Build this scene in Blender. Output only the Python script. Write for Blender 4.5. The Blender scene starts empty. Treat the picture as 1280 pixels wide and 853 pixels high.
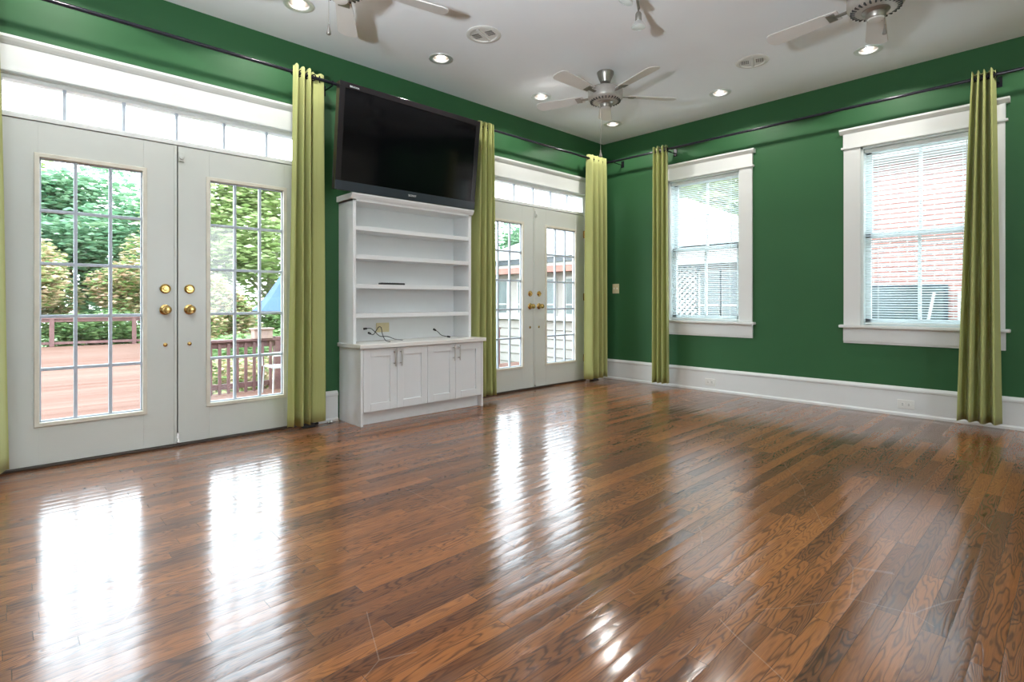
import bpy, bmesh, math, random
from mathutils import Vector, Matrix
random.seed(7)
C = bpy.context.scene.collection
PI = math.pi

# ------------------------------------------------------------------ materials
def new_mat(name):
    m = bpy.data.materials.new(name); m.use_nodes = True
    nt = m.node_tree
    return m, nt, nt.nodes['Principled BSDF']

def setp(b, **k):
    names = dict(rough='Roughness', metal='Metallic', spec='Specular IOR Level', coat='Coat Weight',
                 coatr='Coat Roughness', trans='Transmission Weight', ior='IOR', sheen='Sheen Weight')
    for a, v in k.items():
        b.inputs[names[a]].default_value = v

def node(nt, t, **k):
    n = nt.nodes.new(t)
    for a, v in k.items():
        setattr(n, a, v)
    return n

def vmath(nt, op, a, b=None, scale=None):
    n = node(nt, 'ShaderNodeVectorMath', operation=op)
    for i, v in enumerate((a, b)):
        if v is None: continue
        if hasattr(v, 'links'): nt.links.new(v, n.inputs[i])
        else: n.inputs[i].default_value = v
    if scale is not None: n.inputs['Scale'].default_value = scale
    return n.outputs[0]

def fmath(nt, op, a, b=None, c=None, clamp=False):
    n = node(nt, 'ShaderNodeMath', operation=op, use_clamp=clamp)
    for i, v in enumerate((a, b, c)):
        if v is None: continue
        if hasattr(v, 'links'): nt.links.new(v, n.inputs[i])
        else: n.inputs[i].default_value = v
    return n.outputs[0]

def paint(name, col, rough=0.5, var=0.04, scale=6.0, bump=0.0, **k):
    """plain paint / plastic with a faint procedural unevenness"""
    m, nt, b = new_mat(name)
    tc = node(nt, 'ShaderNodeTexCoord')
    nz = node(nt, 'ShaderNodeTexNoise'); nz.inputs['Scale'].default_value = scale; nz.inputs['Detail'].default_value = 4
    nt.links.new(tc.outputs['Object'], nz.inputs['Vector'])
    rp = node(nt, 'ShaderNodeValToRGB')
    rp.color_ramp.elements[0].position = 0.3; rp.color_ramp.elements[1].position = 0.7
    lo = [c * (1 - var) for c in col]; hi = [min(1, c * (1 + var)) for c in col]
    rp.color_ramp.elements[0].color = (*lo, 1); rp.color_ramp.elements[1].color = (*hi, 1)
    nt.links.new(nz.outputs['Fac'], rp.inputs['Fac']); nt.links.new(rp.outputs['Color'], b.inputs['Base Color'])
    setp(b, rough=rough, **k)
    if bump:
        n2 = node(nt, 'ShaderNodeTexNoise'); n2.inputs['Scale'].default_value = 180
        nt.links.new(tc.outputs['Object'], n2.inputs['Vector'])
        bp = node(nt, 'ShaderNodeBump'); bp.inputs['Strength'].default_value = bump; bp.inputs['Distance'].default_value = 0.001
        nt.links.new(n2.outputs['Fac'], bp.inputs['Height']); nt.links.new(bp.outputs['Normal'], b.inputs['Normal'])
    return m

M = {}
M['green'] = paint('green_wall_paint', (0.036, 0.122, 0.048), 0.5, 0.06, 1.2, bump=0.15, spec=0.22)
M['ceiling'] = paint('ceiling_paint', (0.85, 0.865, 0.90), 0.8, 0.015, 1.5, bump=0.1)
M['trim'] = paint('white_trim_paint', (0.75, 0.77, 0.755), 0.35, 0.02, 3)
M['door'] = paint('door_paint', (0.63, 0.655, 0.61), 0.32, 0.02, 2)
M['bead'] = paint('aged_bead_paint', (0.70, 0.67, 0.57), 0.4, 0.06, 12)
M['muntin'] = paint('muntin_paint', (0.48, 0.54, 0.62), 0.35, 0.02, 8)
M['vinyl'] = paint('window_vinyl', (0.74, 0.80, 0.79), 0.35, 0.02, 8)
M['cabinet'] = paint('cabinet_paint', (0.78, 0.80, 0.80), 0.36, 0.02, 3)
M['counter'] = paint('countertop_laminate', (0.80, 0.79, 0.75), 0.25, 0.02, 3)
M['brass'] = paint('polished_brass', (0.62, 0.42, 0.15), 0.22, 0.08, 60, metal=1.0)
M['steel'] = paint('brushed_nickel', (0.62, 0.60, 0.57), 0.3, 0.05, 60, metal=1.0)
M['nickel'] = paint('fan_pewter', (0.36, 0.33, 0.30), 0.38, 0.06, 40, metal=0.85)
M['motor'] = paint('fan_motor_housing', (0.46, 0.43, 0.40), 0.4, 0.06, 40, metal=0.3)
M['fanwhite'] = paint('fan_blade_white', (0.70, 0.67, 0.65), 0.45, 0.02, 5)
M['chrome'] = paint('chrome_ring', (0.74, 0.74, 0.74), 0.35, 0.02, 30, metal=0.55)
M['black'] = paint('black_plastic', (0.012, 0.012, 0.014), 0.35, 0.1, 20)
M['rod'] = paint('black_rod_metal', (0.018, 0.018, 0.026), 0.22, 0.1, 20, metal=0.3)
M['ivory'] = paint('ivory_plastic', (0.70, 0.62, 0.38), 0.4, 0.03, 10)
M['outlet'] = paint('white_plastic', (0.78, 0.78, 0.74), 0.35, 0.02, 10)
M['cream'] = paint('cream_bounce_paint', (0.72, 0.70, 0.64), 0.6, 0.03, 1.5)  # for the unseen walls, kept pale to bounce more light into the room
M['bounce_paving'] = paint('bounce_concrete', (0.55, 0.54, 0.52), 0.85, 0.12, 1.5)
M['darkslot'] = paint('dark_slot', (0.05, 0.05, 0.05), 0.6, 0.05, 10)
M['vent'] = paint('vent_plastic', (0.68, 0.66, 0.63), 0.5, 0.02, 10)
M['threshold'] = paint('dark_threshold', (0.05, 0.035, 0.025), 0.4, 0.15, 10)
M['bezel'] = paint('screen_bezel', (0.03, 0.04, 0.05), 0.22, 0.05, 10)
M['bezelblack'] = paint('screen_side_bezel', (0.012, 0.010, 0.012), 0.18, 0.05, 10)
M['screen'] = paint('screen_glass', (0.002, 0.002, 0.003), 0.09, 0.05, 3, spec=0.3)
M['logo'] = paint('silver_lettering', (0.75, 0.78, 0.80), 0.3, 0.02, 30)
M['blind'] = paint('blind_slat', (0.80, 0.84, 0.83), 0.4, 0.02, 8)
M['extwhite'] = paint('white_siding_paint', (0.40, 0.39, 0.37), 0.6, 0.03, 2)
M['siding'] = paint('cream_lap_siding', (0.27, 0.24, 0.215), 0.7, 0.05, 2)
M['roof'] = paint('pale_roof_shingle', (0.22, 0.22, 0.22), 0.8, 0.12, 9)
M['darkglass'] = paint('dark_window_glass', (0.07, 0.09, 0.09), 0.25, 0.4, 1.5)
M['redpaint'] = paint('terracotta_fascia', (0.30, 0.13, 0.10), 0.6, 0.15, 3)
M['umb'] = paint('blue_canvas', (0.04, 0.085, 0.25), 0.8, 0.1, 3)
M['bark'] = paint('tree_bark', (0.20, 0.15, 0.11), 0.9, 0.3, 10)
M['palebark'] = paint('pale_bark', (0.45, 0.42, 0.35), 0.9, 0.2, 10)
M['railwood'] = paint('stained_rail_wood', (0.13, 0.06, 0.055), 0.6, 0.2, 7)
M['grass'] = paint('lawn_green', (0.10, 0.17, 0.05), 0.9, 0.4, 2)
M['terracotta'] = paint('planter_wood', (0.30, 0.20, 0.16), 0.7, 0.15, 10)

def blindmat():
    m, nt, b = new_mat('translucent_vinyl_slat')
    b.inputs['Base Color'].default_value = (0.78, 0.83, 0.83, 1); setp(b, rough=0.4)
    nz = node(nt, 'ShaderNodeTexNoise'); nz.inputs['Scale'].default_value = 9
    mr = node(nt, 'ShaderNodeMapRange'); mr.inputs[3].default_value = 0.36; mr.inputs[4].default_value = 0.46
    nt.links.new(nz.outputs['Fac'], mr.inputs[0]); nt.links.new(mr.outputs[0], b.inputs['Roughness'])
    tr = node(nt, 'ShaderNodeBsdfTranslucent'); tr.inputs[0].default_value = (0.80, 0.86, 0.88, 1)
    mx = node(nt, 'ShaderNodeMixShader'); mx.inputs[0].default_value = 0.24
    nt.links.new(b.outputs[0], mx.inputs[1]); nt.links.new(tr.outputs[0], mx.inputs[2])
    nt.links.new(mx.outputs[0], nt.nodes['Material Output'].inputs['Surface'])
    return m
M['slat'] = blindmat()

def leafmat(name, c1, c2):
    m, nt, b = new_mat(name)
    g = node(nt, 'ShaderNodeNewGeometry')
    rp = node(nt, 'ShaderNodeValToRGB')
    rp.color_ramp.elements[0].color = (*c1, 1); rp.color_ramp.elements[1].color = (*c2, 1)
    nt.links.new(g.outputs['Random Per Island'], rp.inputs['Fac'])
    nt.links.new(rp.outputs['Color'], b.inputs['Base Color'])
    setp(b, rough=0.6)
    tr = node(nt, 'ShaderNodeBsdfTranslucent'); nt.links.new(rp.outputs['Color'], tr.inputs['Color'])
    mx = node(nt, 'ShaderNodeMixShader'); mx.inputs[0].default_value = 0.35
    nt.links.new(b.outputs[0], mx.inputs[1]); nt.links.new(tr.outputs[0], mx.inputs[2])
    nt.links.new(mx.outputs[0], nt.nodes['Material Output'].inputs['Surface'])
    return m
M['leaf'] = leafmat('green_leaves', (0.096, 0.204, 0.060), (0.288, 0.384, 0.156))
M['leafdark'] = leafmat('deep_green_leaves', (0.124, 0.279, 0.155), (0.356, 0.511, 0.325))
M['leafpale'] = leafmat('pale_green_leaves', (0.260, 0.372, 0.124), (0.446, 0.496, 0.260))
M['leafpink'] = leafmat('blushing_maple_leaves', (0.161, 0.338, 0.081), (0.725, 0.468, 0.338))

def glass():
    m = bpy.data.materials.new('clear_glass'); m.use_nodes = True
    nt = m.node_tree; nt.nodes.clear()
    out = node(nt, 'ShaderNodeOutputMaterial')
    tr = node(nt, 'ShaderNodeBsdfTransparent'); tr.inputs[0].default_value = (0.97, 0.985, 0.98, 1)
    gl = node(nt, 'ShaderNodeBsdfGlossy'); gl.inputs['Roughness'].default_value = 0.01
    g = node(nt, 'ShaderNodeNewGeometry')
    dn = node(nt, 'ShaderNodeVectorMath', operation='DOT_PRODUCT'); nt.links.new(g.outputs['Normal'], dn.inputs[0]); nt.links.new(g.outputs['Incoming'], dn.inputs[1])
    q = fmath(nt, 'POWER', fmath(nt, 'SUBTRACT', 1.0, fmath(nt, 'ABSOLUTE', dn.outputs['Value'])), 5.0)
    fr = fmath(nt, 'MULTIPLY_ADD', q, 0.9, 0.035)
    mx = node(nt, 'ShaderNodeMixShader')
    nt.links.new(fr, mx.inputs[0]); nt.links.new(tr.outputs[0], mx.inputs[1]); nt.links.new(gl.outputs[0], mx.inputs[2])
    nt.links.new(mx.outputs[0], out.inputs[0])
    return m
M['glass'] = glass()

def emit(name, col, s):
    m, nt, b = new_mat(name)
    b.inputs['Base Color'].default_value = (0.8, 0.8, 0.8, 1)
    b.inputs['Emission Color'].default_value = (*col, 1); b.inputs['Emission Strength'].default_value = s
    return m
M['bulb'] = emit('lit_bulb', (1.0, 0.96, 0.88), 4.0)

def fabric():
    m, nt, b = new_mat('lime_curtain_cloth')
    tc = node(nt, 'ShaderNodeTexCoord')
    mp = node(nt, 'ShaderNodeMapping'); mp.inputs['Scale'].default_value = (60, 60, 2)
    nt.links.new(tc.outputs['Object'], mp.inputs[0])
    nz = node(nt, 'ShaderNodeTexNoise'); nz.inputs['Scale'].default_value = 3; nt.links.new(mp.outputs[0], nz.inputs['Vector'])
    rp = node(nt, 'ShaderNodeValToRGB')
    rp.color_ramp.elements[0].color = (0.43, 0.455, 0.165, 1); rp.color_ramp.elements[1].color = (0.53, 0.555, 0.23, 1)
    nt.links.new(nz.outputs['Fac'], rp.inputs['Fac']); nt.links.new(rp.outputs[0], b.inputs['Base Color'])
    setp(b, rough=0.75, spec=0.3, sheen=0.15)
    tr = node(nt, 'ShaderNodeBsdfTranslucent'); tr.inputs[0].default_value = (0.55, 0.59, 0.27, 1)
    mx = node(nt, 'ShaderNodeMixShader'); mx.inputs[0].default_value = 0.22
    nt.links.new(b.outputs[0], mx.inputs[1]); nt.links.new(tr.outputs[0], mx.inputs[2])
    nt.links.new(mx.outputs[0], nt.nodes['Material Output'].inputs['Surface'])
    return m
M['curtain'] = fabric()

def brick():
    m, nt, b = new_mat('red_brick')
    tc = node(nt, 'ShaderNodeTexCoord')
    mp = node(nt, 'ShaderNodeMapping'); mp.inputs['Rotation'].default_value = (PI / 2, 0, 0)
    nt.links.new(tc.outputs['Object'], mp.inputs[0])
    br = node(nt, 'ShaderNodeTexBrick')
    for k, v in (('Scale', 1.0), ('Mortar Size', 0.007), ('Brick Width', 0.21), ('Row Height', 0.072)):
        br.inputs[k].default_value = v
    br.inputs['Color1'].default_value = (0.34, 0.14, 0.11, 1); br.inputs['Color2'].default_value = (0.26, 0.10, 0.08, 1)
    br.inputs['Mortar'].default_value = (0.42, 0.38, 0.34, 1)
    nt.links.new(mp.outputs[0], br.inputs['Vector']); nt.links.new(br.outputs['Color'], b.inputs['Base Color'])
    setp(b, rough=0.9)
    return m
M['brick'] = brick()

def deckmat():
    m, nt, b = new_mat('deck_boards')
    g = node(nt, 'ShaderNodeNewGeometry')
    sp = node(nt, 'ShaderNodeSeparateXYZ'); nt.links.new(g.outputs['Position'], sp.inputs[0])
    u = fmath(nt, 'DIVIDE', sp.outputs['X'], 0.14)
    i = fmath(nt, 'FLOOR', u); f = fmath(nt, 'FRACT', u)
    wn = node(nt, 'ShaderNodeTexWhiteNoise', noise_dimensions='1D'); nt.links.new(i, wn.inputs['W'])
    cx = node(nt, 'ShaderNodeCombineXYZ'); nt.links.new(fmath(nt, 'MULTIPLY', sp.outputs['X'], 1.3), cx.inputs[0]); nt.links.new(fmath(nt, 'MULTIPLY', sp.outputs['Y'], 0.12), cx.inputs[1])
    nz = node(nt, 'ShaderNodeTexNoise'); nz.inputs['Scale'].default_value = 1.0; nt.links.new(cx.outputs[0], nz.inputs['Vector'])  # broad bands of light and shadow, painted into the board colour
    t = fmath(nt, 'MULTIPLY_ADD', wn.outputs['Value'], 0.3, fmath(nt, 'MULTIPLY', nz.outputs['Fac'], 0.85))
    rp = node(nt, 'ShaderNodeValToRGB'); rp.color_ramp.elements[0].position = 0.15; rp.color_ramp.elements[1].position = 0.9
    rp.color_ramp.elements[0].color = (0.098, 0.035, 0.019, 1); rp.color_ramp.elements[1].color = (0.196, 0.115, 0.086, 1)
    nt.links.new(t, rp.inputs['Fac'])
    gap = fmath(nt, 'GREATER_THAN', f, 0.07)
    mx = node(nt, 'ShaderNodeMix', data_type='RGBA'); mx.inputs[6].default_value = (0.10, 0.05, 0.04, 1)
    nt.links.new(gap, mx.inputs[0]); nt.links.new(rp.outputs[0], mx.inputs[7])
    nt.links.new(mx.outputs[2], b.inputs['Base Color']); setp(b, rough=0.85, spec=0.15)
    return m
M['deck'] = deckmat()

def floormat():
    m, nt, b = new_mat('stained_oak_strip_floor')
    g = node(nt, 'ShaderNodeNewGeometry')
    sp = node(nt, 'ShaderNodeSeparateXYZ'); nt.links.new(g.outputs['Position'], sp.inputs[0])
    X, Y = sp.outputs['X'], sp.outputs['Y']
    u = fmath(nt, 'DIVIDE', X, 0.0605)
    i = fmath(nt, 'FLOOR', u); f = fmath(nt, 'FRACT', u)
    wn = node(nt, 'ShaderNodeTexWhiteNoise', noise_dimensions='1D'); nt.links.new(i, wn.inputs['W'])
    off = fmath(nt, 'MULTIPLY', wn.outputs['Value'], 7.3)
    v = fmath(nt, 'DIVIDE', fmath(nt, 'ADD', Y, off), 0.82)
    j = fmath(nt, 'FLOOR', v); fv = fmath(nt, 'FRACT', v)
    cid = node(nt, 'ShaderNodeCombineXYZ'); nt.links.new(i, cid.inputs[0]); nt.links.new(j, cid.inputs[1])
    w3 = node(nt, 'ShaderNodeTexWhiteNoise', noise_dimensions='3D'); nt.links.new(cid.outputs[0], w3.inputs['Vector'])
    rs = node(nt, 'ShaderNodeSeparateXYZ'); nt.links.new(w3.outputs['Color'], rs.inputs[0])
    r1, r2, r3 = rs.outputs
    seed = fmath(nt, 'MULTIPLY', w3.outputs['Value'], 91.0)
    # cathedral figure: contour lines of a stretched noise field, its own per board
    cv = node(nt, 'ShaderNodeCombineXYZ')
    nt.links.new(fmath(nt, 'MULTIPLY', X, 17.0), cv.inputs[0]); nt.links.new(fmath(nt, 'MULTIPLY', Y, 2.2), cv.inputs[1]); nt.links.new(seed, cv.inputs[2])
    n1 = node(nt, 'ShaderNodeTexNoise'); n1.inputs['Scale'].default_value = 1.0; n1.inputs['Detail'].default_value = 2.6; n1.inputs['Roughness'].default_value = 0.40
    nt.links.new(cv.outputs[0], n1.inputs['Vector'])
    freq = fmath(nt, 'MULTIPLY_ADD', r2, 70.0, 80.0)
    rings = fmath(nt, 'SINE', fmath(nt, 'MULTIPLY', n1.outputs['Fac'], freq))
    rings = fmath(nt, 'MULTIPLY_ADD', rings, 0.5, 0.5)
    line = fmath(nt, 'POWER', rings, 3.0)
    # fine fibres
    cf = node(nt, 'ShaderNodeCombineXYZ')
    nt.links.new(fmath(nt, 'MULTIPLY', X, 420.0), cf.inputs[0]); nt.links.new(fmath(nt, 'MULTIPLY', Y, 14.0), cf.inputs[1]); nt.links.new(seed, cf.inputs[2])
    n2 = node(nt, 'ShaderNodeTexNoise'); n2.inputs['Scale'].default_value = 1.0; n2.inputs['Detail'].default_value = 3
    nt.links.new(cf.outputs[0], n2.inputs['Vector'])
    # broad stain / wear
    n3 = node(nt, 'ShaderNodeTexNoise'); n3.inputs['Scale'].default_value = 1.1; n3.inputs['Detail'].default_value = 4
    nt.links.new(g.outputs['Position'], n3.inputs['Vector'])
    tone = fmath(nt, 'MULTIPLY_ADD', r1, 0.46, fmath(nt, 'MULTIPLY', n3.outputs['Fac'], 0.30))
    tone = fmath(nt, 'ADD', tone, fmath(nt, 'MULTIPLY_ADD', n2.outputs['Fac'], 0.40, -0.14))
    rp = node(nt, 'ShaderNodeValToRGB'); e = rp.color_ramp.elements
    e[0].position = 0.0; e[0].color = (0.055, 0.017, 0.006, 1)
    e[1].position = 1.0; e[1].color = (0.55, 0.225, 0.066, 1)
    a = e.new(0.35); a.color = (0.175, 0.057, 0.015, 1)
    a = e.new(0.7); a.color = (0.335, 0.118, 0.030, 1)
    nt.links.new(tone, rp.inputs['Fac'])
    dk = node(nt, 'ShaderNodeMix', data_type='RGBA', blend_type='MULTIPLY'); dk.inputs[7].default_value = (0.20, 0.15, 0.14, 1)
    nt.links.new(fmath(nt, 'MULTIPLY', line, fmath(nt, 'MULTIPLY_ADD', r3, 0.55, 0.35)), dk.inputs[0]); nt.links.new(rp.outputs[0], dk.inputs[6])
    # seams
    e1 = fmath(nt, 'ABSOLUTE', fmath(nt, 'SUBTRACT', f, 0.5))
    s1 = fmath(nt, 'GREATER_THAN', e1, 0.486)
    e2 = fmath(nt, 'ABSOLUTE', fmath(nt, 'SUBTRACT', fv, 0.5))
    s2 = fmath(nt, 'GREATER_THAN', e2, 0.4988)
    seam = fmath(nt, 'MAXIMUM', s1, s2)
    mx = node(nt, 'ShaderNodeMix', data_type='RGBA'); mx.inputs[7].default_value = (0.030, 0.012, 0.007, 1)
    nt.links.new(fmath(nt, 'MULTIPLY', seam, 0.75), mx.inputs[0]); nt.links.new(dk.outputs[2], mx.inputs[6])
    # fine scuffs and dragged-furniture scratches in the finish
    dn = node(nt, 'ShaderNodeTexNoise'); dn.inputs['Scale'].default_value = 0.9; dn.inputs['Detail'].default_value = 0.5
    nt.links.new(g.outputs['Position'], dn.inputs['Vector'])
    dv = vmath(nt, 'ADD', g.outputs['Position'], vmath(nt, 'SCALE', dn.outputs['Color'], scale=0.7))
    vo = node(nt, 'ShaderNodeTexVoronoi', feature='DISTANCE_TO_EDGE'); vo.inputs['Scale'].default_value = 1.15; nt.links.new(dv, vo.inputs['Vector'])
    mk = node(nt, 'ShaderNodeTexNoise'); mk.inputs['Scale'].default_value = 1.7; mk.inputs['Detail'].default_value = 5; nt.links.new(g.outputs['Position'], mk.inputs['Vector'])
    sc_ = fmath(nt, 'MULTIPLY', fmath(nt, 'LESS_THAN', vo.outputs['Distance'], 0.0022), fmath(nt, 'GREATER_THAN', mk.outputs['Fac'], 0.53))
    m2 = node(nt, 'ShaderNodeMix', data_type='RGBA'); m2.inputs[7].default_value = (0.50, 0.40, 0.34, 1)
    nt.links.new(fmath(nt, 'MULTIPLY', sc_, 0.16), m2.inputs[0]); nt.links.new(mx.outputs[2], m2.inputs[6])
    nt.links.new(m2.outputs[2], b.inputs['Base Color'])
    # roughness with worn patches
    n4 = node(nt, 'ShaderNodeTexNoise'); n4.inputs['Scale'].default_value = 2.3; n4.inputs['Detail'].default_value = 6; n4.inputs['Roughness'].default_value = 0.65
    nt.links.new(g.outputs['Position'], n4.inputs['Vector'])
    mr = node(nt, 'ShaderNodeMapRange'); mr.inputs[1].default_value = 0.3; mr.inputs[2].default_value = 0.75
    mr.inputs[3].default_value = 0.10; mr.inputs[4].default_value = 0.21
    nt.links.new(n4.outputs['Fac'], mr.inputs[0])
    nt.links.new(mr.outputs[0], b.inputs['Coat Roughness'])
    setp(b, rough=0.5, coat=1.0, spec=0.15)
    b.inputs['Coat IOR'].default_value = 1.58
    # relief: cupped boards, each tilted a hair, pores along the figure
    cup = fmath(nt, 'MULTIPLY', fmath(nt, 'MULTIPLY', e1, e1), -0.0015)
    tilt = fmath(nt, 'MULTIPLY', fmath(nt, 'MULTIPLY', fmath(nt, 'SUBTRACT', r2, 0.5), f), 0.0012)
    wav = node(nt, 'ShaderNodeTexNoise'); wav.inputs['Scale'].default_value = 1.0; wav.inputs['Detail'].default_value = 2
    cw = node(nt, 'ShaderNodeCombineXYZ')
    nt.links.new(fmath(nt, 'MULTIPLY', X, 16.0), cw.inputs[0]); nt.links.new(fmath(nt, 'MULTIPLY', Y, 5.0), cw.inputs[1])
    nt.links.new(cw.outputs[0], wav.inputs['Vector'])
    hgt = fmath(nt, 'ADD', fmath(nt, 'ADD', cup, tilt), fmath(nt, 'MULTIPLY', wav.outputs['Fac'], 0.0010))
    hgt = fmath(nt, 'ADD', hgt, fmath(nt, 'MULTIPLY', line, fmath(nt, 'MULTIPLY', r3, -0.00010)))
    hgt = fmath(nt, 'ADD', hgt, fmath(nt, 'MULTIPLY', seam, -0.0003))
    bp = node(nt, 'ShaderNodeBump'); bp.inputs['Strength'].default_value = 1.0; bp.inputs['Distance'].default_value = 1.0
    nt.links.new(hgt, bp.inputs['Height'])
    nt.links.new(bp.outputs['Normal'], b.inputs['Normal']); nt.links.new(bp.outputs['Normal'], b.inputs['Coat Normal'])
    return m
M['floor'] = floormat()

# ------------------------------------------------------------------ mesh helpers
class MB:
    def __init__(s): s.bm = bmesh.new()
    def box(s, x0, x1, y0, y1, z0, z1, mat=None, R=None):
        a, b_ = min(x0, x1), max(x0, x1); c, d = min(y0, y1), max(y0, y1); e, f = min(z0, z1), max(z0, z1)
        vs = [Vector(p) for p in ((a, c, e), (b_, c, e), (b_, d, e), (a, d, e), (a, c, f), (b_, c, f), (b_, d, f), (a, d, f))]
        if R is not None: vs = [R @ v for v in vs]
        v = [s.bm.verts.new(p) for p in vs]
        for q in ((0, 3, 2, 1), (4, 5, 6, 7), (0, 1, 5, 4), (1, 2, 6, 5), (2, 3, 7, 6), (3, 0, 4, 7)):
            s.bm.faces.new([v[k] for k in q])
        return s
    def prism(s, pts, axis, a, b_):
        """closed 2D outline swept from a to b along axis ('x','y','z'); pts are the other two coords in order"""
        def P(p, t):
            return {'x': (t, p[0], p[1]), 'y': (p[0], t, p[1]), 'z': (p[0], p[1], t)}[axis]
        v0 = [s.bm.verts.new(P(p, a)) for p in pts]; v1 = [s.bm.verts.new(P(p, b_)) for p in pts]
        n = len(pts)
        for k in range(n):
            s.bm.faces.new((v0[k], v0[(k + 1) % n], v1[(k + 1) % n], v1[k]))
        s.bm.faces.new(v0[::-1]); s.bm.faces.new(v1)
        return s
    def lathe(s, prof, seg=32, T=None, cap=True):
        """prof: list (r, z) revolved about z, then placed by matrix T"""
        T = T or Matrix()
        rings = []
        for r, z in prof:
            if r < 1e-5: rings.append([s.bm.verts.new(T @ Vector((0, 0, z)))])
            else: rings.append([s.bm.verts.new(T @ Vector((r * math.cos(2 * PI * k / seg), r * math.sin(2 * PI * k / seg), z))) for k in range(seg)])
        for a, b_ in zip(rings, rings[1:]):
            for k in range(seg):
                k2 = (k + 1) % seg
                if len(a) == 1 and len(b_) == 1: continue
                if len(a) == 1: s.bm.faces.new((a[0], b_[k2], b_[k]))
                elif len(b_) == 1: s.bm.faces.new((a[k], a[k2], b_[0]))
                else: s.bm.faces.new((a[k], a[k2], b_[k2], b_[k]))
        if cap:
            for rg, fl in ((rings[0], True), (rings[-1], False)):
                if len(rg) > 1:
                    s.bm.faces.new(rg[::-1] if fl else rg)
        return s
    def tube(s, pts, r, seg=10):
        pts = [Vector(p) for p in pts]; rings = []
        up = Vector((0, 0, 1))
        for k, p in enumerate(pts):
            d = (pts[min(k + 1, len(pts) - 1)] - pts[max(k - 1, 0)]).normalized()
            a = d.cross(up)
            if a.length < 0.05: a = d.cross(Vector((1, 0, 0)))
            a.normalize(); b_ = d.cross(a).normalized()
            rr = r[k] if isinstance(r, (list, tuple)) else r
            rings.append([s.bm.verts.new(p + a * rr * math.cos(2 * PI * q / seg) + b_ * rr * math.sin(2 * PI * q / seg)) for q in range(seg)])
        for a, b_ in zip(rings, rings[1:]):
            for q in range(seg):
                s.bm.faces.new((a[q], a[(q + 1) % seg], b_[(q + 1) % seg], b_[q]))
        s.bm.faces.new(rings[0][::-1]); s.bm.faces.new(rings[-1])
        return s
    def torus(s, R, r, T=None, seg=28, sub=10):
        T = T or Matrix(); g = []
        for i in range(seg):
            a = 2 * PI * i / seg
            g.append([s.bm.verts.new(T @ Vector(((R + r * math.cos(2 * PI * j / sub)) * math.cos(a), (R + r * math.cos(2 * PI * j / sub)) * math.sin(a), r * math.sin(2 * PI * j / sub)))) for j in range(sub)])
        for i in range(seg):
            for j in range(sub):
                s.bm.faces.new((g[i][j], g[(i + 1) % seg][j], g[(i + 1) % seg][(j + 1) % sub], g[i][(j + 1) % sub]))
        return s
    def build(s, name, mat, parent=None, bevel=0.0, smooth=False, origin=None):
        bmesh.ops.recalc_face_normals(s.bm, faces=s.bm.faces)
        base = world_origin(parent) if parent is not None else Vector((0, 0, 0))
        o_loc = Vector(origin) if origin is not None else base
        bmesh.ops.translate(s.bm, verts=s.bm.verts, vec=-o_loc)
        me = bpy.data.meshes.new(name); s.bm.to_mesh(me); s.bm.free()
        me.materials.append(mat)
        if smooth:
            for p in me.polygons: p.use_smooth = True
            me.set_sharp_from_angle(angle=math.radians(40))
        o = bpy.data.objects.new(name, me); C.objects.link(o)
        if parent is not None:
            o.parent = parent
        o.location = o_loc - base
        if bevel:
            md = o.modifiers.new('bevel', 'BEVEL'); md.width = bevel; md.segments = 2; md.limit_method = 'ANGLE'; md.angle_limit = math.radians(40)
        return o

def world_origin(o):
    v = Vector((0, 0, 0))
    while o is not None:
        v += o.location; o = o.parent
    return v

def tag(o, label=None, cat=None, group=None, kind=None):
    if label: o['label'] = label
    if cat: o['category'] = cat
    if group: o['group'] = group
    if kind: o['kind'] = kind
    return o

def empty(name, loc, label=None, cat=None, group=None, kind=None):
    o = bpy.data.objects.new(name, None); C.objects.link(o); o.location = loc; o.empty_display_size = 0.1
    return tag(o, label, cat, group, kind)

def copy_tree(o, parent=None):
    c = o.copy(); C.objects.link(c)
    if parent is not None: c.parent = parent
    for ch in [k for k in bpy.data.objects if k.parent == o]:
        copy_tree(ch, c)
    return c

def Tm(loc, axis='z'):
    T = Matrix.Translation(Vector(loc))
    if axis == 'x': T = T @ Matrix.Rotation(PI / 2, 4, 'Y')
    if axis == '-x': T = T @ Matrix.Rotation(-PI / 2, 4, 'Y')
    if axis == 'y': T = T @ Matrix.Rotation(-PI / 2, 4, 'X')
    if axis == '-y': T = T @ Matrix.Rotation(PI / 2, 4, 'X')
    if axis == '-z': T = T @ Matrix.Rotation(PI, 4, 'X')
    return T

# ------------------------------------------------------------------ room dimensions (metres)
CZ = 2.985                       # ceiling
XR, YF = 6.6, -8.4               # unseen right and front walls
TH = 0.16                        # wall thickness
D1, D2 = -4.736, -1.268          # meeting lines of the two pairs of french doors
LW = 0.88                        # leaf width
JW = 0.03                        # jamb thickness

def wall_left():
    b = MB(); y = YF - TH
    for c in (D1, D2):
        a, e = c - LW - JW, c + LW + JW
        b.box(-TH, 0, y, a, 0, CZ + 0.12)
        b.box(-TH, 0, a, e, 2.30, CZ + 0.12)
        b.box(-TH, 0, a, e, -0.5, 0.0)
        y = e
    b.box(-TH, 0, y, TH, 0, CZ + 0.12)
    o = b.build('wall_left', M['green']); tag(o, kind='structure')
W1, W2 = (0.93, 1.762), (2.852, 3.68)
WZ0, WZ1 = 0.745, 2.36
def wall_back():
    b = MB(); x = 0
    for a, e in (W1, W2):
        b.box(x, a, 0, TH, 0, CZ + 0.12)
        b.box(a, e, 0, TH, -0.5, WZ0); b.box(a, e, 0, TH, WZ1, CZ + 0.12)
        x = e
    b.box(x, XR + TH, 0, TH, 0, CZ + 0.12)
    tag(b.build('wall_back', M['green']), kind='structure')
FW = ()
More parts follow.
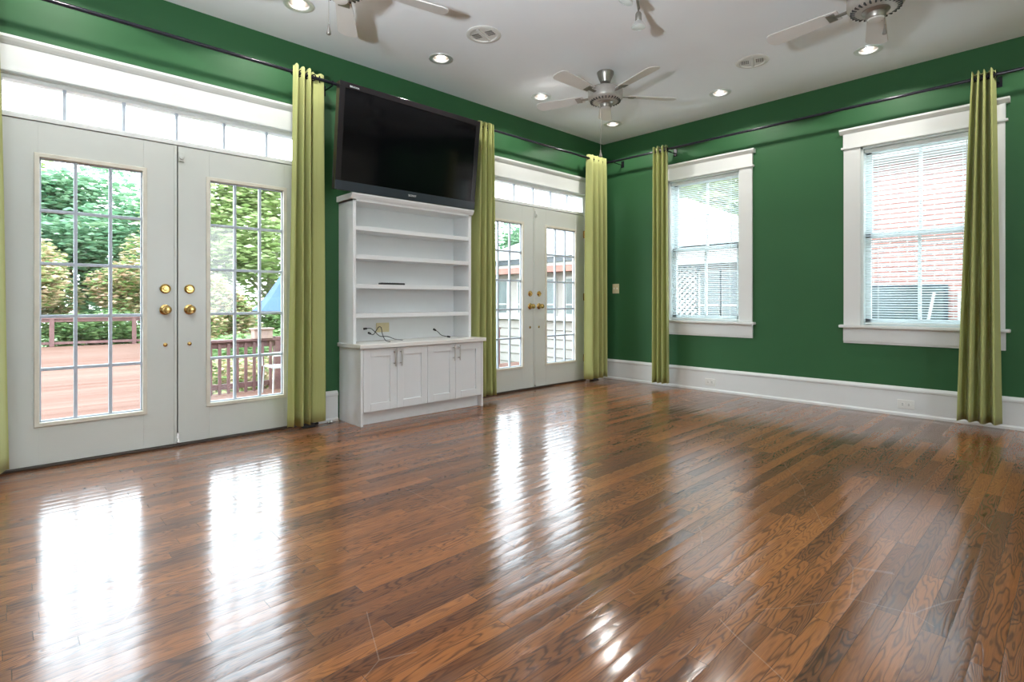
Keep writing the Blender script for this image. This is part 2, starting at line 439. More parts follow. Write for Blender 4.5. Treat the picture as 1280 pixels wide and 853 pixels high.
RW = ((-3.6, -2.4),)  # unseen opening, added to let in more sky light as fill
def wall_others():
    b = MB(); x = -TH
    for a, e in FW:
        b.box(x, a, YF - TH, YF, 0, CZ + 0.12); b.box(a, e, YF - TH, YF, 0, 0.75); b.box(a, e, YF - TH, YF, 2.35, CZ + 0.12); x = e
    b.box(x, XR + TH, YF - TH, YF, 0, CZ + 0.12)
    tag(b.build('wall_front', M['cream']), kind='structure')
    b = MB(); y = YF
    for a, e in RW:
        b.box(XR, XR + TH, y, a, 0, CZ + 0.12); b.box(XR, XR + TH, a, e, 0, 0.75); b.box(XR, XR + TH, a, e, 2.35, CZ + 0.12); y = e
    b.box(XR, XR + TH, y, 0, 0, CZ + 0.12)
    tag(b.build('wall_right', M['cream']), kind='structure')
wall_left(); wall_back(); wall_others()
tag(MB().box(-TH, XR + TH, YF - TH, TH, -0.12, 0).build('floor', M['floor']), kind='structure')

# ------------------------------------------------------------------ ceiling with round cut-outs for the downlights
LAMPS = [(0.568, -0.58), (0.568, -1.76), (0.568, -2.965), (0.568, -4.143), (0.568, -5.33), (1.822, -0.585), (3.043, -0.585), (4.27, -0.585), (5.5, -0.585)]
def ceiling():
    bm = bmesh.new()
    xs = sorted({-TH, XR + TH} | {x - 0.1 for x, y in LAMPS} | {x + 0.1 for x, y in LAMPS})
    ys = sorted({YF - TH, TH} | {y - 0.1 for x, y in LAMPS} | {y + 0.1 for x, y in LAMPS})
    holes = {(round(x, 3), round(y, 3)) for x, y in LAMPS}
    for xa, xb in zip(xs, xs[1:]):
        for ya, yb in zip(ys, ys[1:]):
            cx, cy = (xa + xb) / 2, (ya + yb) / 2
            hit = [l for l in LAMPS if abs(l[0] - cx) < 0.02 and abs(l[1] - cy) < 0.02]
            if not hit and yb - ya < 0.012 or xb - xa < 0.001: pass
            if hit:
                n = 40; inner = []; outer = []
                for k in range(n):
                    a = 2 * PI * k / n + PI / 4
                    dx, dy = math.cos(a), math.sin(a)
                    inner.append(bm.verts.new((hit[0][0] + 0.07 * dx, hit[0][1] + 0.07 * dy, CZ)))
                    s = 1 / max(abs(dx), abs(dy))
                    outer.append(bm.verts.new((cx + (xb - xa) / 2 * dx * s, cy + (yb - ya) / 2 * dy * s, CZ)))
                for k in range(n):
                    bm.faces.new((outer[k], outer[(k + 1) % n], inner[(k + 1) % n], inner[k]))
            else:
                bm.faces.new([bm.verts.new(p) for p in ((xa, ya, CZ), (xb, ya, CZ), (xb, yb, CZ), (xa, yb, CZ))])
    bmesh.ops.remove_doubles(bm, verts=bm.verts, dist=0.0005)
    b = MB(); b.bm.free(); b.bm = bm
    b.box(-TH, XR + TH, YF - TH, TH, CZ + 0.12, CZ + 0.2)
    bmesh.ops.recalc_face_normals(bm, faces=bm.faces)
    me = bpy.data.meshes.new('ceiling'); bm.to_mesh(me); bm.free(); me.materials.append(M['ceiling'])
    o = bpy.data.objects.new('ceiling', me); C.objects.link(o); tag(o, kind='structure')
ceiling()

# ------------------------------------------------------------------ baseboards
BB = [(0, 0), (0.030, 0), (0.030, 0.018), (0.020, 0.030), (0.018, 0.205), (0.026, 0.212), (0.026, 0.226), (0.016, 0.240), (0.010, 0.247), (0, 0.247)]
def baseboards():
    b = MB()
    for y0, y1 in ((-YF * -1, D1 - LW - JW - 0.02), (D1 + LW + JW + 0.02, -3.60), (-2.34, D2 - LW - JW - 0.02), (D2 + LW + JW + 0.02, 0)):
        b.prism(BB, 'y', y0, y1)
    tag(b.build('baseboard_left', M['trim']), kind='structure')
    b = MB(); b.prism([(-p[0], p[1]) for p in BB], 'x', 0.0, XR); tag(b.build('baseboard_back', M['trim']), kind='structure')
    b = MB(); b.prism([(XR - p[0], p[1]) for p in BB], 'y', YF, 0.0); tag(b.build('baseboard_right', M['trim']), kind='structure')
    b = MB(); b.prism([(YF + p[0], p[1]) for p in BB], 'x', 0, XR); tag(b.build('baseboard_front', M['trim']), kind='structure')
baseboards()

# ------------------------------------------------------------------ french doors (open to the deck side)
def knob(leaf, y, z):
    b = MB()
    b.lathe([(0, 0), (0.033, 0), (0.034, 0.004), (0.028, 0.009), (0.013, 0.012), (0.011, 0.030), (0.020, 0.036), (0.0275, 0.046), (0.028, 0.056), (0.021, 0.066), (0.008, 0.069), (0, 0.0685)], 28, Tm((0.0, y, z), 'x'))
    tag(b.build('door_knob', M['brass'], leaf, smooth=True), 'round brass knob on a rose')

def deadbolt(leaf, y, z):
    b = MB()
    b.lathe([(0, 0), (0.031, 0), (0.032, 0.006), (0.026, 0.012), (0.024, 0.011), (0.014, 0.012), (0.013, 0.018), (0, 0.019)], 28, Tm((0.0, y, z), 'x'))
    b.box(0.012, 0.030, y - 0.014, y + 0.014, z - 0.004, z + 0.004)
    tag(b.build('deadbolt', M['brass'], leaf, smooth=True), 'brass thumb-turn lock above the knob')

def french(c, idx):
    D = empty('door_%d' % idx, (0, c, 0), kind='structure')
    # jambs, header, transom sash
    b = MB()
    a, e = c - LW - JW, c + LW + JW
    b.box(-TH, -0.0, a, a + JW, 0, 2.30).box(-TH, 0.0, e - JW, e, 0, 2.30).box(-TH, 0.0, a, e, 2.275, 2.30)
    b.box(-TH, 0.006, a + JW, e - JW, 2.034, 2.058)
    b.build('door_jamb', M['trim'], D, 0.002)
    b = MB()
    T0, T1 = a + JW, e - JW
    b.box(-0.05, -0.004, T0, T1, 2.058, 2.068).box(-0.05, -0.004, T0, T1, 2.252, 2.275)
    b.box(-0.05, -0.004, T0, T0 + 0.02, 2.068, 2.252).box(-0.05, -0.004, T1 - 0.02, T1, 2.068, 2.252)
    ts = b.build('transom_sash', M['trim'], D, 0.002)
    MB().box(-0.032, -0.028, T0 + 0.01, T1 - 0.01, 2.06, 2.26).build('transom_glass', M['glass'], ts)
    b = MB()
    for k in range(1, 6):
        y = c + (k - 3) * 0.2935
        b.box(-0.044, -0.016, y - 0.009, y + 0.009, 2.066, 2.254)
    b.build('transom_muntins', M['muntin'], ts, 0.002)
    # casing, head board, cornice
    b = MB()
    for s in (-1, 1):
        y0 = c + s * (LW + JW - 0.006); b.box(0, 0.022, y0, y0 + s * 0.026, 0, 2.292)
    b.build('side_casing', M['trim'], D, 0.003)
    b = MB(); L = LW + JW + 0.02
    b.box(0, 0.026, c - L, c + L, 2.300, 2.44)
    b.box(0, 0.036, c - L - 0.006, c + L + 0.006, 2.284, 2.302)
    b.prism([(0, 2.435), (0.030, 2.435), (0.046, 2.452), (0.056, 2.466), (0.056, 2.482), (0, 2.482)], 'y', c - L - 0.012, c + L + 0.012)
    b.build('head_casing', M['trim'], D, 0.002)
    MB().box(-TH, 0.012, a, e, 0.0, 0.014).build('threshold', M['threshold'], D, 0.003)
    for s in (-1, 1):
        leaf = empty('door_leaf', (0, c + s * LW / 2, 0)); leaf.parent = D
        leaf.location = Vector((0, s * LW / 2, 0))
        g0, g1 = c + s * 0.192, c + s * 0.708          # glass edges
        lo, hi = 0.262, 1.828
        y0, y1 = c + s * 0.0035, c + s * (LW - 0.002)
        b = MB()
        b.box(-0.045, 0, y0, g0, 0.018, 2.030).box(-0.045, 0, g1, y1, 0.018, 2.030)
        b.box(-0.045, 0, g0, g1, 0.018, lo).box(-0.045, 0, g0, g1, hi, 2.030)
        b.build('leaf_frame', M['door'], leaf, 0.0012)
        b = MB()
        ga, gb = min(g0, g1), max(g0, g1)
        for (p, q, u, v) in ((ga - 0.019, ga + 0.006, lo - 0.021, hi + 0.021), (gb - 0.006, gb + 0.019, lo - 0.021, hi + 0.021)):
            b.box(-0.018, 0.010, p, q, u, v)
        b.box(-0.018, 0.010, ga, gb, lo - 0.021, lo + 0.004).box(-0.018, 0.010, ga, gb, hi - 0.004, hi + 0.021)
        tag(b.build('glazing_bead', M['bead'], leaf, 0.003), 'cream glazing bead around the panes')
        b = MB()
        for (p, q, u, v) in ((ga - .002, ga + 0.014, lo, hi), (gb - 0.014, gb + .002, lo, hi), (ga, gb, lo, lo + 0.013), (ga, gb, hi - 0.013, hi)):
            b.box(-0.030, -0.012, p, q, u, v)
        cw = (gb - ga) / 3; rh = (hi - lo) / 5
        for k in (1, 2): b.box(-0.034, -0.010, ga + cw * k - 0.009, ga + cw * k + 0.009, lo, hi)
        for k in (1, 2, 3, 4): b.box(-0.034, -0.011, ga, gb, lo + rh * k - 0.009, lo + rh * k + 0.009)
        b.build('muntin_grid', M['muntin'], leaf, 0.002)
        MB().box(-0.024, -0.020, ga - 0.004, gb + 0.004, lo - 0.004, hi + 0.004).build('glass_pane', M['glass'], leaf)
        ky = c + s * 0.071
        deadbolt(leaf, ky, 1.062); knob(leaf, ky, 0.922)
        MB().lathe([(0, 0), (0.013, 0), (0.013, 0.003), (0.007, 0.006), (0, 0.006)], 20, Tm((0, ky, 0.688), 'x')).build('key_escutcheon', M['brass'], leaf, smooth=True)
        if s == 1:
            b = MB(); b.box(0, 0.012, c + 0.004, c + 0.036, 1.925, 1.990)
            b.lathe([(0, 0), (0.012, 0), (0.012, 0.014), (0, 0.014)], 16, Tm((0.010, c + 0.020, 1.950), 'x'))
            b.build('surface_bolt', M['door'], leaf, 0.002)
            b = MB(); b.box(0.0, 0.008, c - 0.006, c + 0.008, 0.03, 0.09)
            b.lathe([(0, 0), (0.008, 0), (0.008, 0.02), (0, 0.02)], 14, Tm((0.006, c, 0.034), 'x'))
            b.build('floor_bolt', M['steel'], leaf, 0.001)
            # astragal strip
            MB().box(-0.040, -0.012, c - 0.006, c + 0.006, 0.018, 2.03).build('seam_light_block', M['darkslot'], leaf)  # dark strip added behind the gap so no daylight shows in the seam
            MB().box(0.0, 0.006, c - 0.020, c - 0.005, 0.018, 2.03).build('astragal', M['door'], leaf, 0.001)
        for z in (0.28, 1.03, 1.80) if s == 1 else ():
            yy = c + s * (LW - 0.004)
            b = MB(); b.box(-0.002, 0.003, yy - 0.012, yy + 0.012, z - 0.045, z + 0.045)
            b.lathe([(0, -0.048), (0.006, -0.045), (0.006, 0.045), (0, 0.048)], 12, Tm((0.007, yy, z)))
            b.build('hinge', M['brass'], leaf, smooth=True)
    return D
french(D1, 1); french(D2, 2)

# ------------------------------------------------------------------ sash windows on the back wall
def window(x0, x1, idx):
    xc = (x0 + x1) / 2
    W = empty('window_%d' % idx, (xc, 0, WZ0), kind='structure')
    b = MB()
    for s, x in ((-1, x0), (1, x1)):
        b.box(x, x + s * 0.132, -0.022, 0, WZ0 + 0.02, 2.375)
    b.build('side_casing', M['trim'], W, 0.003)
    b = MB(); L0, L1 = x0 - 0.135, x1 + 0.135
    b.box(L0, L1, -0.026, 0, 2.375, 2.505)
    b.box(L0 - 0.014, L1 + 0.014, -0.038, 0, 2.360, 2.378)
    b.prism([(0, 2.498), (-0.030, 2.498), (-0.044, 2.512), (-0.056, 2.524), (-0.056, 2.540), (0, 2.540)], 'x', L0 - 0.026, L1 + 0.026)
    b.build('head_casing', M['trim'], W, 0.002)
    MB().box(L0 - 0.028, L1 + 0.028, -0.062, 0.03, 0.738, 0.764).build('window_stool', M['trim'], W, 0.006)
    MB().box(L0, L1, -0.024, 0, 0.615, 0.738).box(L0, L1, -0.016, 0, 0.598, 0.616).build('window_apron', M['trim'], W, 0.003)
    b = MB()
    b.box(x0, x0 + 0.018, 0, TH, 0.745, WZ1).box(x1 - 0.018, x1, 0, TH, 0.745, WZ1).box(x0, x1, 0, TH, WZ1 - 0.018, WZ1).box(x0, x1, 0.02, TH, 0.745, 0.765)
    b.build('window_jamb', M['vinyl'], W, 0.001)
    for nm, za, zb, y in (('upper_sash', 1.545, 2.342, 0.105), ('lower_sash', 0.765, 1.585, 0.068)):
        b = MB(); a, e = x0 + 0.018, x1 - 0.018
        f = 0.045
        b.box(a, a + f, y, y + 0.032, za, zb).box(e - f, e, y, y + 0.032, za, zb)
        b.box(a, e, y, y + 0.032, za, za + (0.04 if nm == 'upper_sash' else 0.055)).box(a, e, y, y + 0.032, zb - 0.04, zb)
        b.box(xc - 0.012, xc + 0.012, y + 0.003, y + 0.03, za, zb)
        s_ = b.build(nm, M['vinyl'], W, 0.002)
        MB().box(a + 0.03, e - 0.03, y + 0.014, y + 0.018, za + 0.02, zb - 0.02).build('glass_pane', M['glass'], s_)
    return W
window(*W1, 1); window(*W2, 2)

def blind(x0, x1, label):
    xc = (x0 + x1) / 2; a, e = x0 + 0.024, x1 - 0.024; y = 0.034
    B = empty('venetian_blind', (xc, y, 0.79), label, 'window blind')
    MB().box(a, e, y - 0.014, y + 0.014, 2.308, 2.338).build('head_rail', M['blind'], B, 0.002)
    MB().box(a, e, y - 0.011, y + 0.011, 0.772, 0.788).build('bottom_rail', M['blind'], B, 0.002)
    bm = bmesh.new(); z = 0.800; n = 4; w = 0.0245
    while z < 2.30:
        rows = []
        for k in range(n + 1):
            t = k / n - 0.5
            yy = y + t * w * 0.97; zz = z - t * w * 0.30 + (0.25 - t * t) * 0.006
            rows.append((bm.verts.new((a, yy, zz)), bm.verts.new((e, yy, zz))))
        for p, q in zip(rows, rows[1:]): bm.faces.new((p[0], p[1], q[1], q[0]))
        z += 0.0212
    mb = MB(); mb.bm.free(); mb.bm = bm
    o = mb.build('slats', M['slat'], B)
    for x in (a + 0.10, e - 0.10):
        MB().tube([(x, y - 0.013, 0.785), (x, y - 0.013, 2.31)], 0.0011, 5).tube([(x, y + 0.013, 0.785), (x, y + 0.013, 2.31)], 0.0011, 5).build('ladder_cord', M['blind'], B)
    MB().tube([(e - 0.075, y - 0.022, 1.55), (e - 0.075, y - 0.022, 2.30)], [0.004, 0.003], 8).build('tilt_wand', M['vinyl'], B)
blind(*W1, 'narrow-slat white blind in the window nearest the room corner')
blind(*W2, 'narrow-slat white blind in the window facing the brick house')

# ------------------------------------------------------------------ curtain rods and curtains
ROD = 0.175; ZR = 2.686; RR = 0.0125
def rod_left(y0, y1, brackets, label):
    R = empty('curtain_rod', (ROD, (y0 + y1) / 2, ZR), label, 'curtain rod', None)
    MB().tube([(ROD, y0, ZR), (ROD, y1, ZR)], RR, 16).build('rod', M['rod'], R, smooth=True)
    for y in brackets:
        b = MB(); b.box(0, 0.006, y - 0.02, y + 0.02, ZR - 0.05, ZR + 0.03)
        b.tube([(0.004, y, ZR - 0.02), (ROD, y, ZR - 0.02)], 0.006, 8); b.torus(RR + 0.004, 0.004, Tm((ROD, y, ZR), 'y'))
        b.build('bracket', M['rod'], R, smooth=True)
    return R
def rod_back(x0, x1, brackets, label):
    R = empty('curtain_rod', ((x0 + x1) / 2, -ROD, ZR), label, 'curtain rod', None)
    MB().tube([(x0, -ROD, ZR), (x1, -ROD, ZR)], RR, 16).build('rod', M['rod'], R, smooth=True)
    for x in brackets:
        b = MB(); b.box(x - 0.02, x + 0.02, -0.006, 0, ZR - 0.05, ZR + 0.03)
        b.tube([(x, -0.004, ZR - 0.02), (x, -ROD, ZR - 0.02)], 0.006, 8); b.torus(RR + 0.004, 0.004, Tm((x, -ROD, ZR), 'x'))
        b.build('bracket', M['rod'], R, smooth=True)
    return R
rod_left(-6.6, -0.16, (-5.9, -3.72, -2.25, -0.19), 'long black curtain rod above the french doors and television')
rod_back(0.16, 5.2, (0.30, 1.02, 3.775, 5.0), 'long black curtain rod above the two blind-covered windows')

def curtain(axis, nodes_top, nodes_bot, d_top, d_bot, label, z0=0.050, zt=2.729, seed=0):
    """nodes: positions along the rod where the cloth turns; depth alternates about the rod line"""
    rnd = random.Random(seed)
    if axis == 'y': nodes_top, nodes_bot = [[-5.606 + (v + 5.606) * 0.9914 for v in q] for q in (nodes_top, nodes_bot)]
    else: nodes_top, nodes_bot = [[4.195 + (v - 4.195) * 0.9936 for v in q] for q in (nodes_top, nodes_bot)]
    n = len(nodes_top); sub = 10; rows = 34
    bm = bmesh.new(); grid = []
    jit = [rnd.uniform(-1, 1) for _ in range(n)]
    for r in range(rows + 1):
        t = r / rows                                  # 0 top .. 1 bottom
        if r == 0: z = zt
        else: z = zt - 0.10 * r if r <= 1 else (zt - 0.10) - (zt - 0.10 - z0) * (r - 1) / (rows - 1)
        e = t ** 0.8
        row = []
        for k in range(n - 1):
            for q in range(sub + (1 if k == n - 2 else 0)):
                s = q / sub; h = (1 - math.cos(PI * s)) / 2
                def node_(i):
                    al = nodes_top[i] * (1 - e) + nodes_bot[i] * e
                    dt, db = d_top[i % len(d_top)], d_bot[i % len(d_bot)]
                    dp = dt * (1 - e) + db * e
                    dp += 0.006 * jit[i] * math.sin(3.1 * t + i)
                    return al + 0.004 * jit[i] * math.sin(5 * t + 2 * i), dp
                (a0, p0), (a1, p1) = node_(k), node_(k + 1)
                al = a0 + (a1 - a0) * s; dp = p0 + (p1 - p0) * h
                zz = z
                if r == 0: zz += 0.008 * math.cos(2 * PI * (k + s) + seed) + 0.003 * jit[k]
                if r == rows: zz += 0.006 * jit[k] * math.sin(PI * s)
                D = ROD + dp
                row.append(bm.verts.new((D, al, zz) if axis == 'y' else (al, -D, zz)))
        grid.append(row)
    for a, b_ in zip(grid, grid[1:]):
        for k in range(len(a) - 1):
            bm.faces.new((a[k], a[k + 1], b_[k + 1], b_[k]))
    mid = (nodes_bot[0] + nodes_bot[-1]) / 2
    E_ = empty('curtain', (ROD, mid, z0) if axis == 'y' else (mid, -ROD, z0), label, 'curtain', 'lime green grommet curtains')
    mb = MB(); mb.bm.free(); mb.bm = bm
    o = mb.build('cloth_panel', M['curtain'], E_)
    for p in o.data.polygons: p.use_smooth = True
    sd = o.modifiers.new('thickness', 'SOLIDIFY'); sd.thickness = 0.0022; sd.offset = 0
    # hem band: slightly thicker turned-up cloth
    for k in range(n - 1):
        al = (nodes_top[k] + nodes_top[k + 1]) / 2
        if axis == 'y': T = Tm((ROD, al, ZR), 'y') @ Matrix.Rotation(0.5 if k % 2 else -0.5, 4, 'Y')
        else: T = Tm((al, -ROD, ZR), 'x') @ Matrix.Rotation(0.5 if k % 2 else -0.5, 4, 'X')
        MB().torus(0.022, 0.0045, T, 24, 8).build('grommet', M['rod'], E_, smooth=True)

def lin(a, b_, n): return [a + (b_ - a) * k / (n - 1) for k in range(n)]
# left-most, only its edge shows in the photograph
curtain('y', lin(-5.90, -5.620, 9), lin(-5.95, -5.566, 9), [-.04, .045], [-.05, .05], 'lime curtain at the far left edge, left of the near french doors', seed=1)
curtain('y', [-4.022, -3.998, -3.972, -3.946, -3.918, -3.892, -3.870, -3.845, -3.772],
             [-4.062, -4.03, -3.995, -3.965, -3.93, -3.905, -3.888, -3.860, -3.755],
             [.02, .045, -.030, .045, -.030, .040, -.06, -.01, -.005], [.02, .05, -.035, .055, -.03, .05, -.07, -.015, -.01], 'lime curtain between the near french doors and the television', seed=2)
curtain('y', [-2.225, -2.195, -2.165, -2.135, -2.105, -2.075, -2.055, -2.045], [-2.285, -2.24, -2.20, -2.15, -2.11, -2.06, -2.03, -2.005],
        [-.04, .045], [-.045, .05], 'lime curtain between the white bookcase and the far french doors', seed=3)
curtain('y', [-0.485, -0.44, -0.40, -0.35, -0.305, -0.265, -0.225, -0.185], [-0.525, -0.46, -0.40, -0.345, -0.30, -0.25, -0.205, -0.165],
        [-.03, .045], [-.035, .05], 'lime curtain in the room corner beside the far french doors', seed=4)
curtain('x', lin(0.835, 1.00, 7), lin(0.83, 1.02, 7), [.04, -.045], [.05, -.05], 'lime curtain over the left side of the corner window', seed=5)
curtain('x', lin(3.632, 3.762, 8), lin(3.545, 3.80, 8), [.04, -.04], [.05, -.055], 'lime curtain over the right side of the brick-facing window', seed=6)

# ------------------------------------------------------------------ built-in: base cabinet, countertop, bookcase
CY0, CY1 = -3.580, -2.335
CX = 0.365
cab = empty('base_cabinet', (CX / 2, (CY0 + CY1) / 2, 0), 'low white base cabinet with four shaker doors under the television', 'cabinet')
b = MB()
b.box(0.0, CX, CY0, CY0 + 0.02, 0, 0.607).box(0.0, CX, CY1 - 0.02, CY1, 0, 0.607)
b.box(0, CX - 0.022, CY0 + 0.02, CY1 - 0.02, 0.10, 0.12).box(0, 0.01, CY0 + 0.02, CY1 - 0.02, 0.12, 0.59).box(0, CX - 0.022, CY0 + 0.02, CY1 - 0.02, 0.59, 0.607)
b.build('carcass', M['cabinet'], cab, 0.001)
MB().box(CX - 0.075, CX - 0.06, CY0 + 0.02, CY1 - 0.02, 0, 0.10).build('toe_kick', M['cabinet'], cab, 0.001)
dw = (CY1 - CY0 - 0.044) / 4
for k in range(4):
    a = CY0 + 0.022 + k * dw + 0.0015; e = a + dw - 0.003; z0, z1 = 0.108, 0.602; s = 0.062
    dr = empty('cabinet_door', (CX, (a + e) / 2, z0)); dr.parent = cab; dr.location = Vector((CX, (a + e) / 2, z0)) - cab.location
    b = MB()
    b.box(CX - 0.02, CX, a, a + s, z0, z1).box(CX - 0.02, CX, e - s, e, z0, z1)
    b.box(CX - 0.02, CX, a + s, e - s, z0, z0 + s).box(CX - 0.02, CX, a + s, e - s, z1 - s, z1)
    b.build('door_frame', M['cabinet'], dr, 0.0015)
    MB().box(CX - 0.02, CX - 0.012, a + s - 0.004, e - s + 0.004, z0 + s - 0.004, z1 - s + 0.004).build('recessed_panel', M['cabinet'], dr)
    hy = e - 0.028 if k % 2 == 0 else a + 0.028
    b = MB(); b.tube([(CX + 0.03, hy, 0.452), (CX + 0.03, hy, 0.590)], 0.0055, 12)
    for z in (0.475, 0.567): b.tube([(CX - 0.002, hy, z), (CX + 0.03, hy, z)], 0.004, 8)
    b.build('bar_handle', M['steel'], dr, smooth=True)
tag(MB().box(0.0, CX + 0.028, CY0 - 0.018, CY1 + 0.018, 0.607, 0.640).build('countertop', M['counter'], bevel=0.004, origin=(0.19, (CY0 + CY1) / 2, 0.607)),
    'thin white countertop on the base cabinet, below the bookcase', 'countertop')

BX = 0.25; BY0, BY1 = -3.585, -2.385
bk = empty('bookcase', (BX / 2, (BY0 + BY1) / 2, 0.64), 'white open bookcase with four shelves on the countertop below the television', 'bookcase')
for y in (BY0, BY1 - 0.026):
    MB().box(0.0, BX, y, y + 0.026, 0.640, 1.80).build('side_panel', M['cabinet'], bk, 0.0015)
MB().box(0.0, 0.012, BY0 + 0.026, BY1 - 0.026, 0.640, 1.80).build('back_panel', M['cabinet'], bk)
for z in (0.862, 1.099, 1.335, 1.563):
    MB().box(0.012, BX - 0.004, BY0 + 0.026, BY1 - 0.026, z - 0.017, z + 0.017).build('shelf', M['cabinet'], bk, 0.0015)
b = MB(); b.box(0, BX, BY0, BY1, 1.775, 1.805)
b.prism([(BX, 1.79), (BX + 0.012, 1.805), (BX + 0.022, 1.826), (BX + 0.022, 1.836), (0, 1.836), (0, 1.79)], 'y', BY0 - 0.02, BY1 + 0.02)
b.build('cornice', M['cabinet'], bk, 0.002)

# small things in the bookcase
b = MB(); b.box(0.165, 0.215, -3.315, -3.085, 1.1155, 1.133)
rc = empty('remote_control', (0.19, -3.20, 1.116), 'slim black remote control lying on the third shelf down', 'remote control')
b.build('remote_body', M['black'], rc, 0.005)
b = MB()
for k in range(7):
    for q in range(2): b.lathe([(0, 0), (0.004, 0), (0.004, 0.002), (0, 0.002)], 10, Tm((0.181 + 0.017 * q, -3.295 + k * 0.024, 1.1325)))
tag(b.build('buttons', M['darkslot'], rc), 'grey rubber buttons')
pl = empty('wall_outlet', (0.012, -3.187, 0.75), 'beige square outlet plate on the back of the bookcase', 'outlet')
MB().box(0.012, 0.018, -3.250, -3.124, 0.709, 0.790).build('cover_plate', M['ivory'], pl, 0.002)
for y in (-3.215, -3.160):
    for z in (0.731, 0.768):
        MB().lathe([(0, 0), (0.013, 0), (0.013, 0.002), (0, 0.002)], 16, Tm((0.018, y, z), 'x')).build('receptacle', M['ivory'], pl)

def cable(pts, label, ends):
    # smooth curve by Catmull-Rom
    P = [Vector(p) for p in pts]; out = []
    for i in range(len(P) - 1):
        p0, p1, p2, p3 = P[max(i - 1, 0)], P[i], P[i + 1], P[min(i + 2, len(P) - 1)]
        for q in range(8):
            t = q / 8
            out.append(0.5 * ((2 * p1) + (-p0 + p2) * t + (2 * p0 - 5 * p1 + 4 * p2 - p3) * t * t + (-p0 + 3 * p1 - 3 * p2 + p3) * t ** 3))
    out.append(P[-1])
    E_ = empty('cable', P[0], label, 'cable', 'black cables on the countertop')
    MB().tube(out, 0.0032, 8).build('cord', M['black'], E_, smooth=True)
    for s in ends:
        p, d = (out[0], (out[0] - out[2]).normalized()) if s == 0 else (out[-1], (out[-1] - out[-3]).normalized())
        MB().tube([p - d * 0.005, p + d * 0.022, p + d * 0.024], [0.008, 0.009, 0.005], 10).build('plug', M['black'], E_, smooth=True)
cable([(0.20, -3.445, 0.755), (0.195, -3.40, 0.754), (0.17, -3.35, 0.725), (0.15, -3.29, 0.685), (0.15, -3.22, 0.678), (0.18, -3.165, 0.655), (0.20, -3.10, 0.644)], 'black cable with raised plug, curling to the right on the countertop', (0,))
cable([(0.21, -3.415, 0.714), (0.19, -3.375, 0.703), (0.16, -3.33, 0.735), (0.12, -3.285, 0.760), (0.10, -3.25, 0.752), (0.12, -3.25, 0.70), (0.20, -3.266, 0.650), (0.28, -3.27, 0.644)], 'black cable looping down and over the front of the countertop', (0,))
cable([(0.20, -2.76, 0.717), (0.20, -2.73, 0.70), (0.20, -2.69, 0.668), (0.20, -2.62, 0.653)], 'short black cable lying by itself at the right of the countertop', (0, 1))

# ------------------------------------------------------------------ television
def television():
    yc = -3.055; hw = 0.692; H = 0.815
    xb, zb, xt, zt = 0.262, 1.842, 0.352, 2.648
    ang = math.atan2(xt - xb, zt - zb)
    T = empty('television', (xb, yc, zb), 'large black flat television tilted down above the white bookcase', 'television')
    R = Matrix.Translation(Vector((xb, yc, zb))) @ Matrix.Rotation(ang, 4, 'Y')   # local: +x to room, z up along the tilted face
    b = MB(); b.box(-0.05, 0.0, -hw, hw, 0, H, R=R).build('back_shell', M['bezelblack'], T, 0.004)
    b = MB(); b.box(-0.004, 0.008, -hw, hw, H - 0.045, H, R=R).box(-0.004, 0.008, -hw, -hw + 0.045, 0.07, H - 0.04, R=R).box(-0.004, 0.008, hw - 0.045, hw, 0.07, H - 0.04, R=R)
    b.build('bezel', M['bezelblack'], T, 0.002)
    b = MB(); b.box(-0.01, 0.012, -hw, hw, 0, 0.072, R=R)
    tag(b.build('lower_bezel', M['bezel'], T, 0.003), 'blue-grey lower frame bar')
    MB().box(-0.002, 0.003, -hw + 0.04, hw - 0.04, 0.06, H - 0.04, R=R).build('screen', M['screen'], T)
    for txt, y, z, s in (('SONY', 0.0, 0.030, 0.024), ('BRAVIA', -hw + 0.12, H - 0.033, 0.019)):
        cu = bpy.data.curves.new('lettering', 'FONT'); cu.body = txt; cu.size = s; cu.extrude = 0.0008; cu.align_x = 'CENTER'
        tmp = bpy.data.objects.new('lettering_source', cu); C.objects.link(tmp)
        dg = bpy.context.evaluated_depsgraph_get(); me = bpy.data.meshes.new_from_object(tmp.evaluated_get(dg))
        bpy.data.objects.remove(tmp)
        Q = R @ Matrix.Translation(Vector((0.0135 if txt == 'SONY' else 0.0095, y, z))) @ Matrix(((0, 0, 1, 0), (1.25, 0, 0, 0), (0, 1, 0, 0), (0, 0, 0, 1)))
        me.transform(Matrix.Translation(-T.location) @ Q)
        me.materials.clear(); me.materials.append(M['logo'])
        o = bpy.data.objects.new('lettering', me); C.objects.link(o); o.parent = T
    b = MB(); b.box(0.0, 0.02, yc - 0.32, yc + 0.32, 2.10, 2.42); b.box(0.02, 0.245, yc - 0.25, yc - 0.21, 2.14, 2.38); b.box(0.02, 0.245, yc + 0.21, yc + 0.25, 2.14, 2.38)
    b.build('wall_mount', M['black'], T, 0.002)
television()
# small cable box / hook on the green wall left of the television
b = MB(); b.box(0.0, 0.008, -3.735, -3.715, 2.30, 2.315)
tag(b.build('wall_hook', M['outlet'], bevel=0.002, origin=(0.0, -3.725, 2.30)), 'tiny white hook on the green wall left of the television', 'hook')

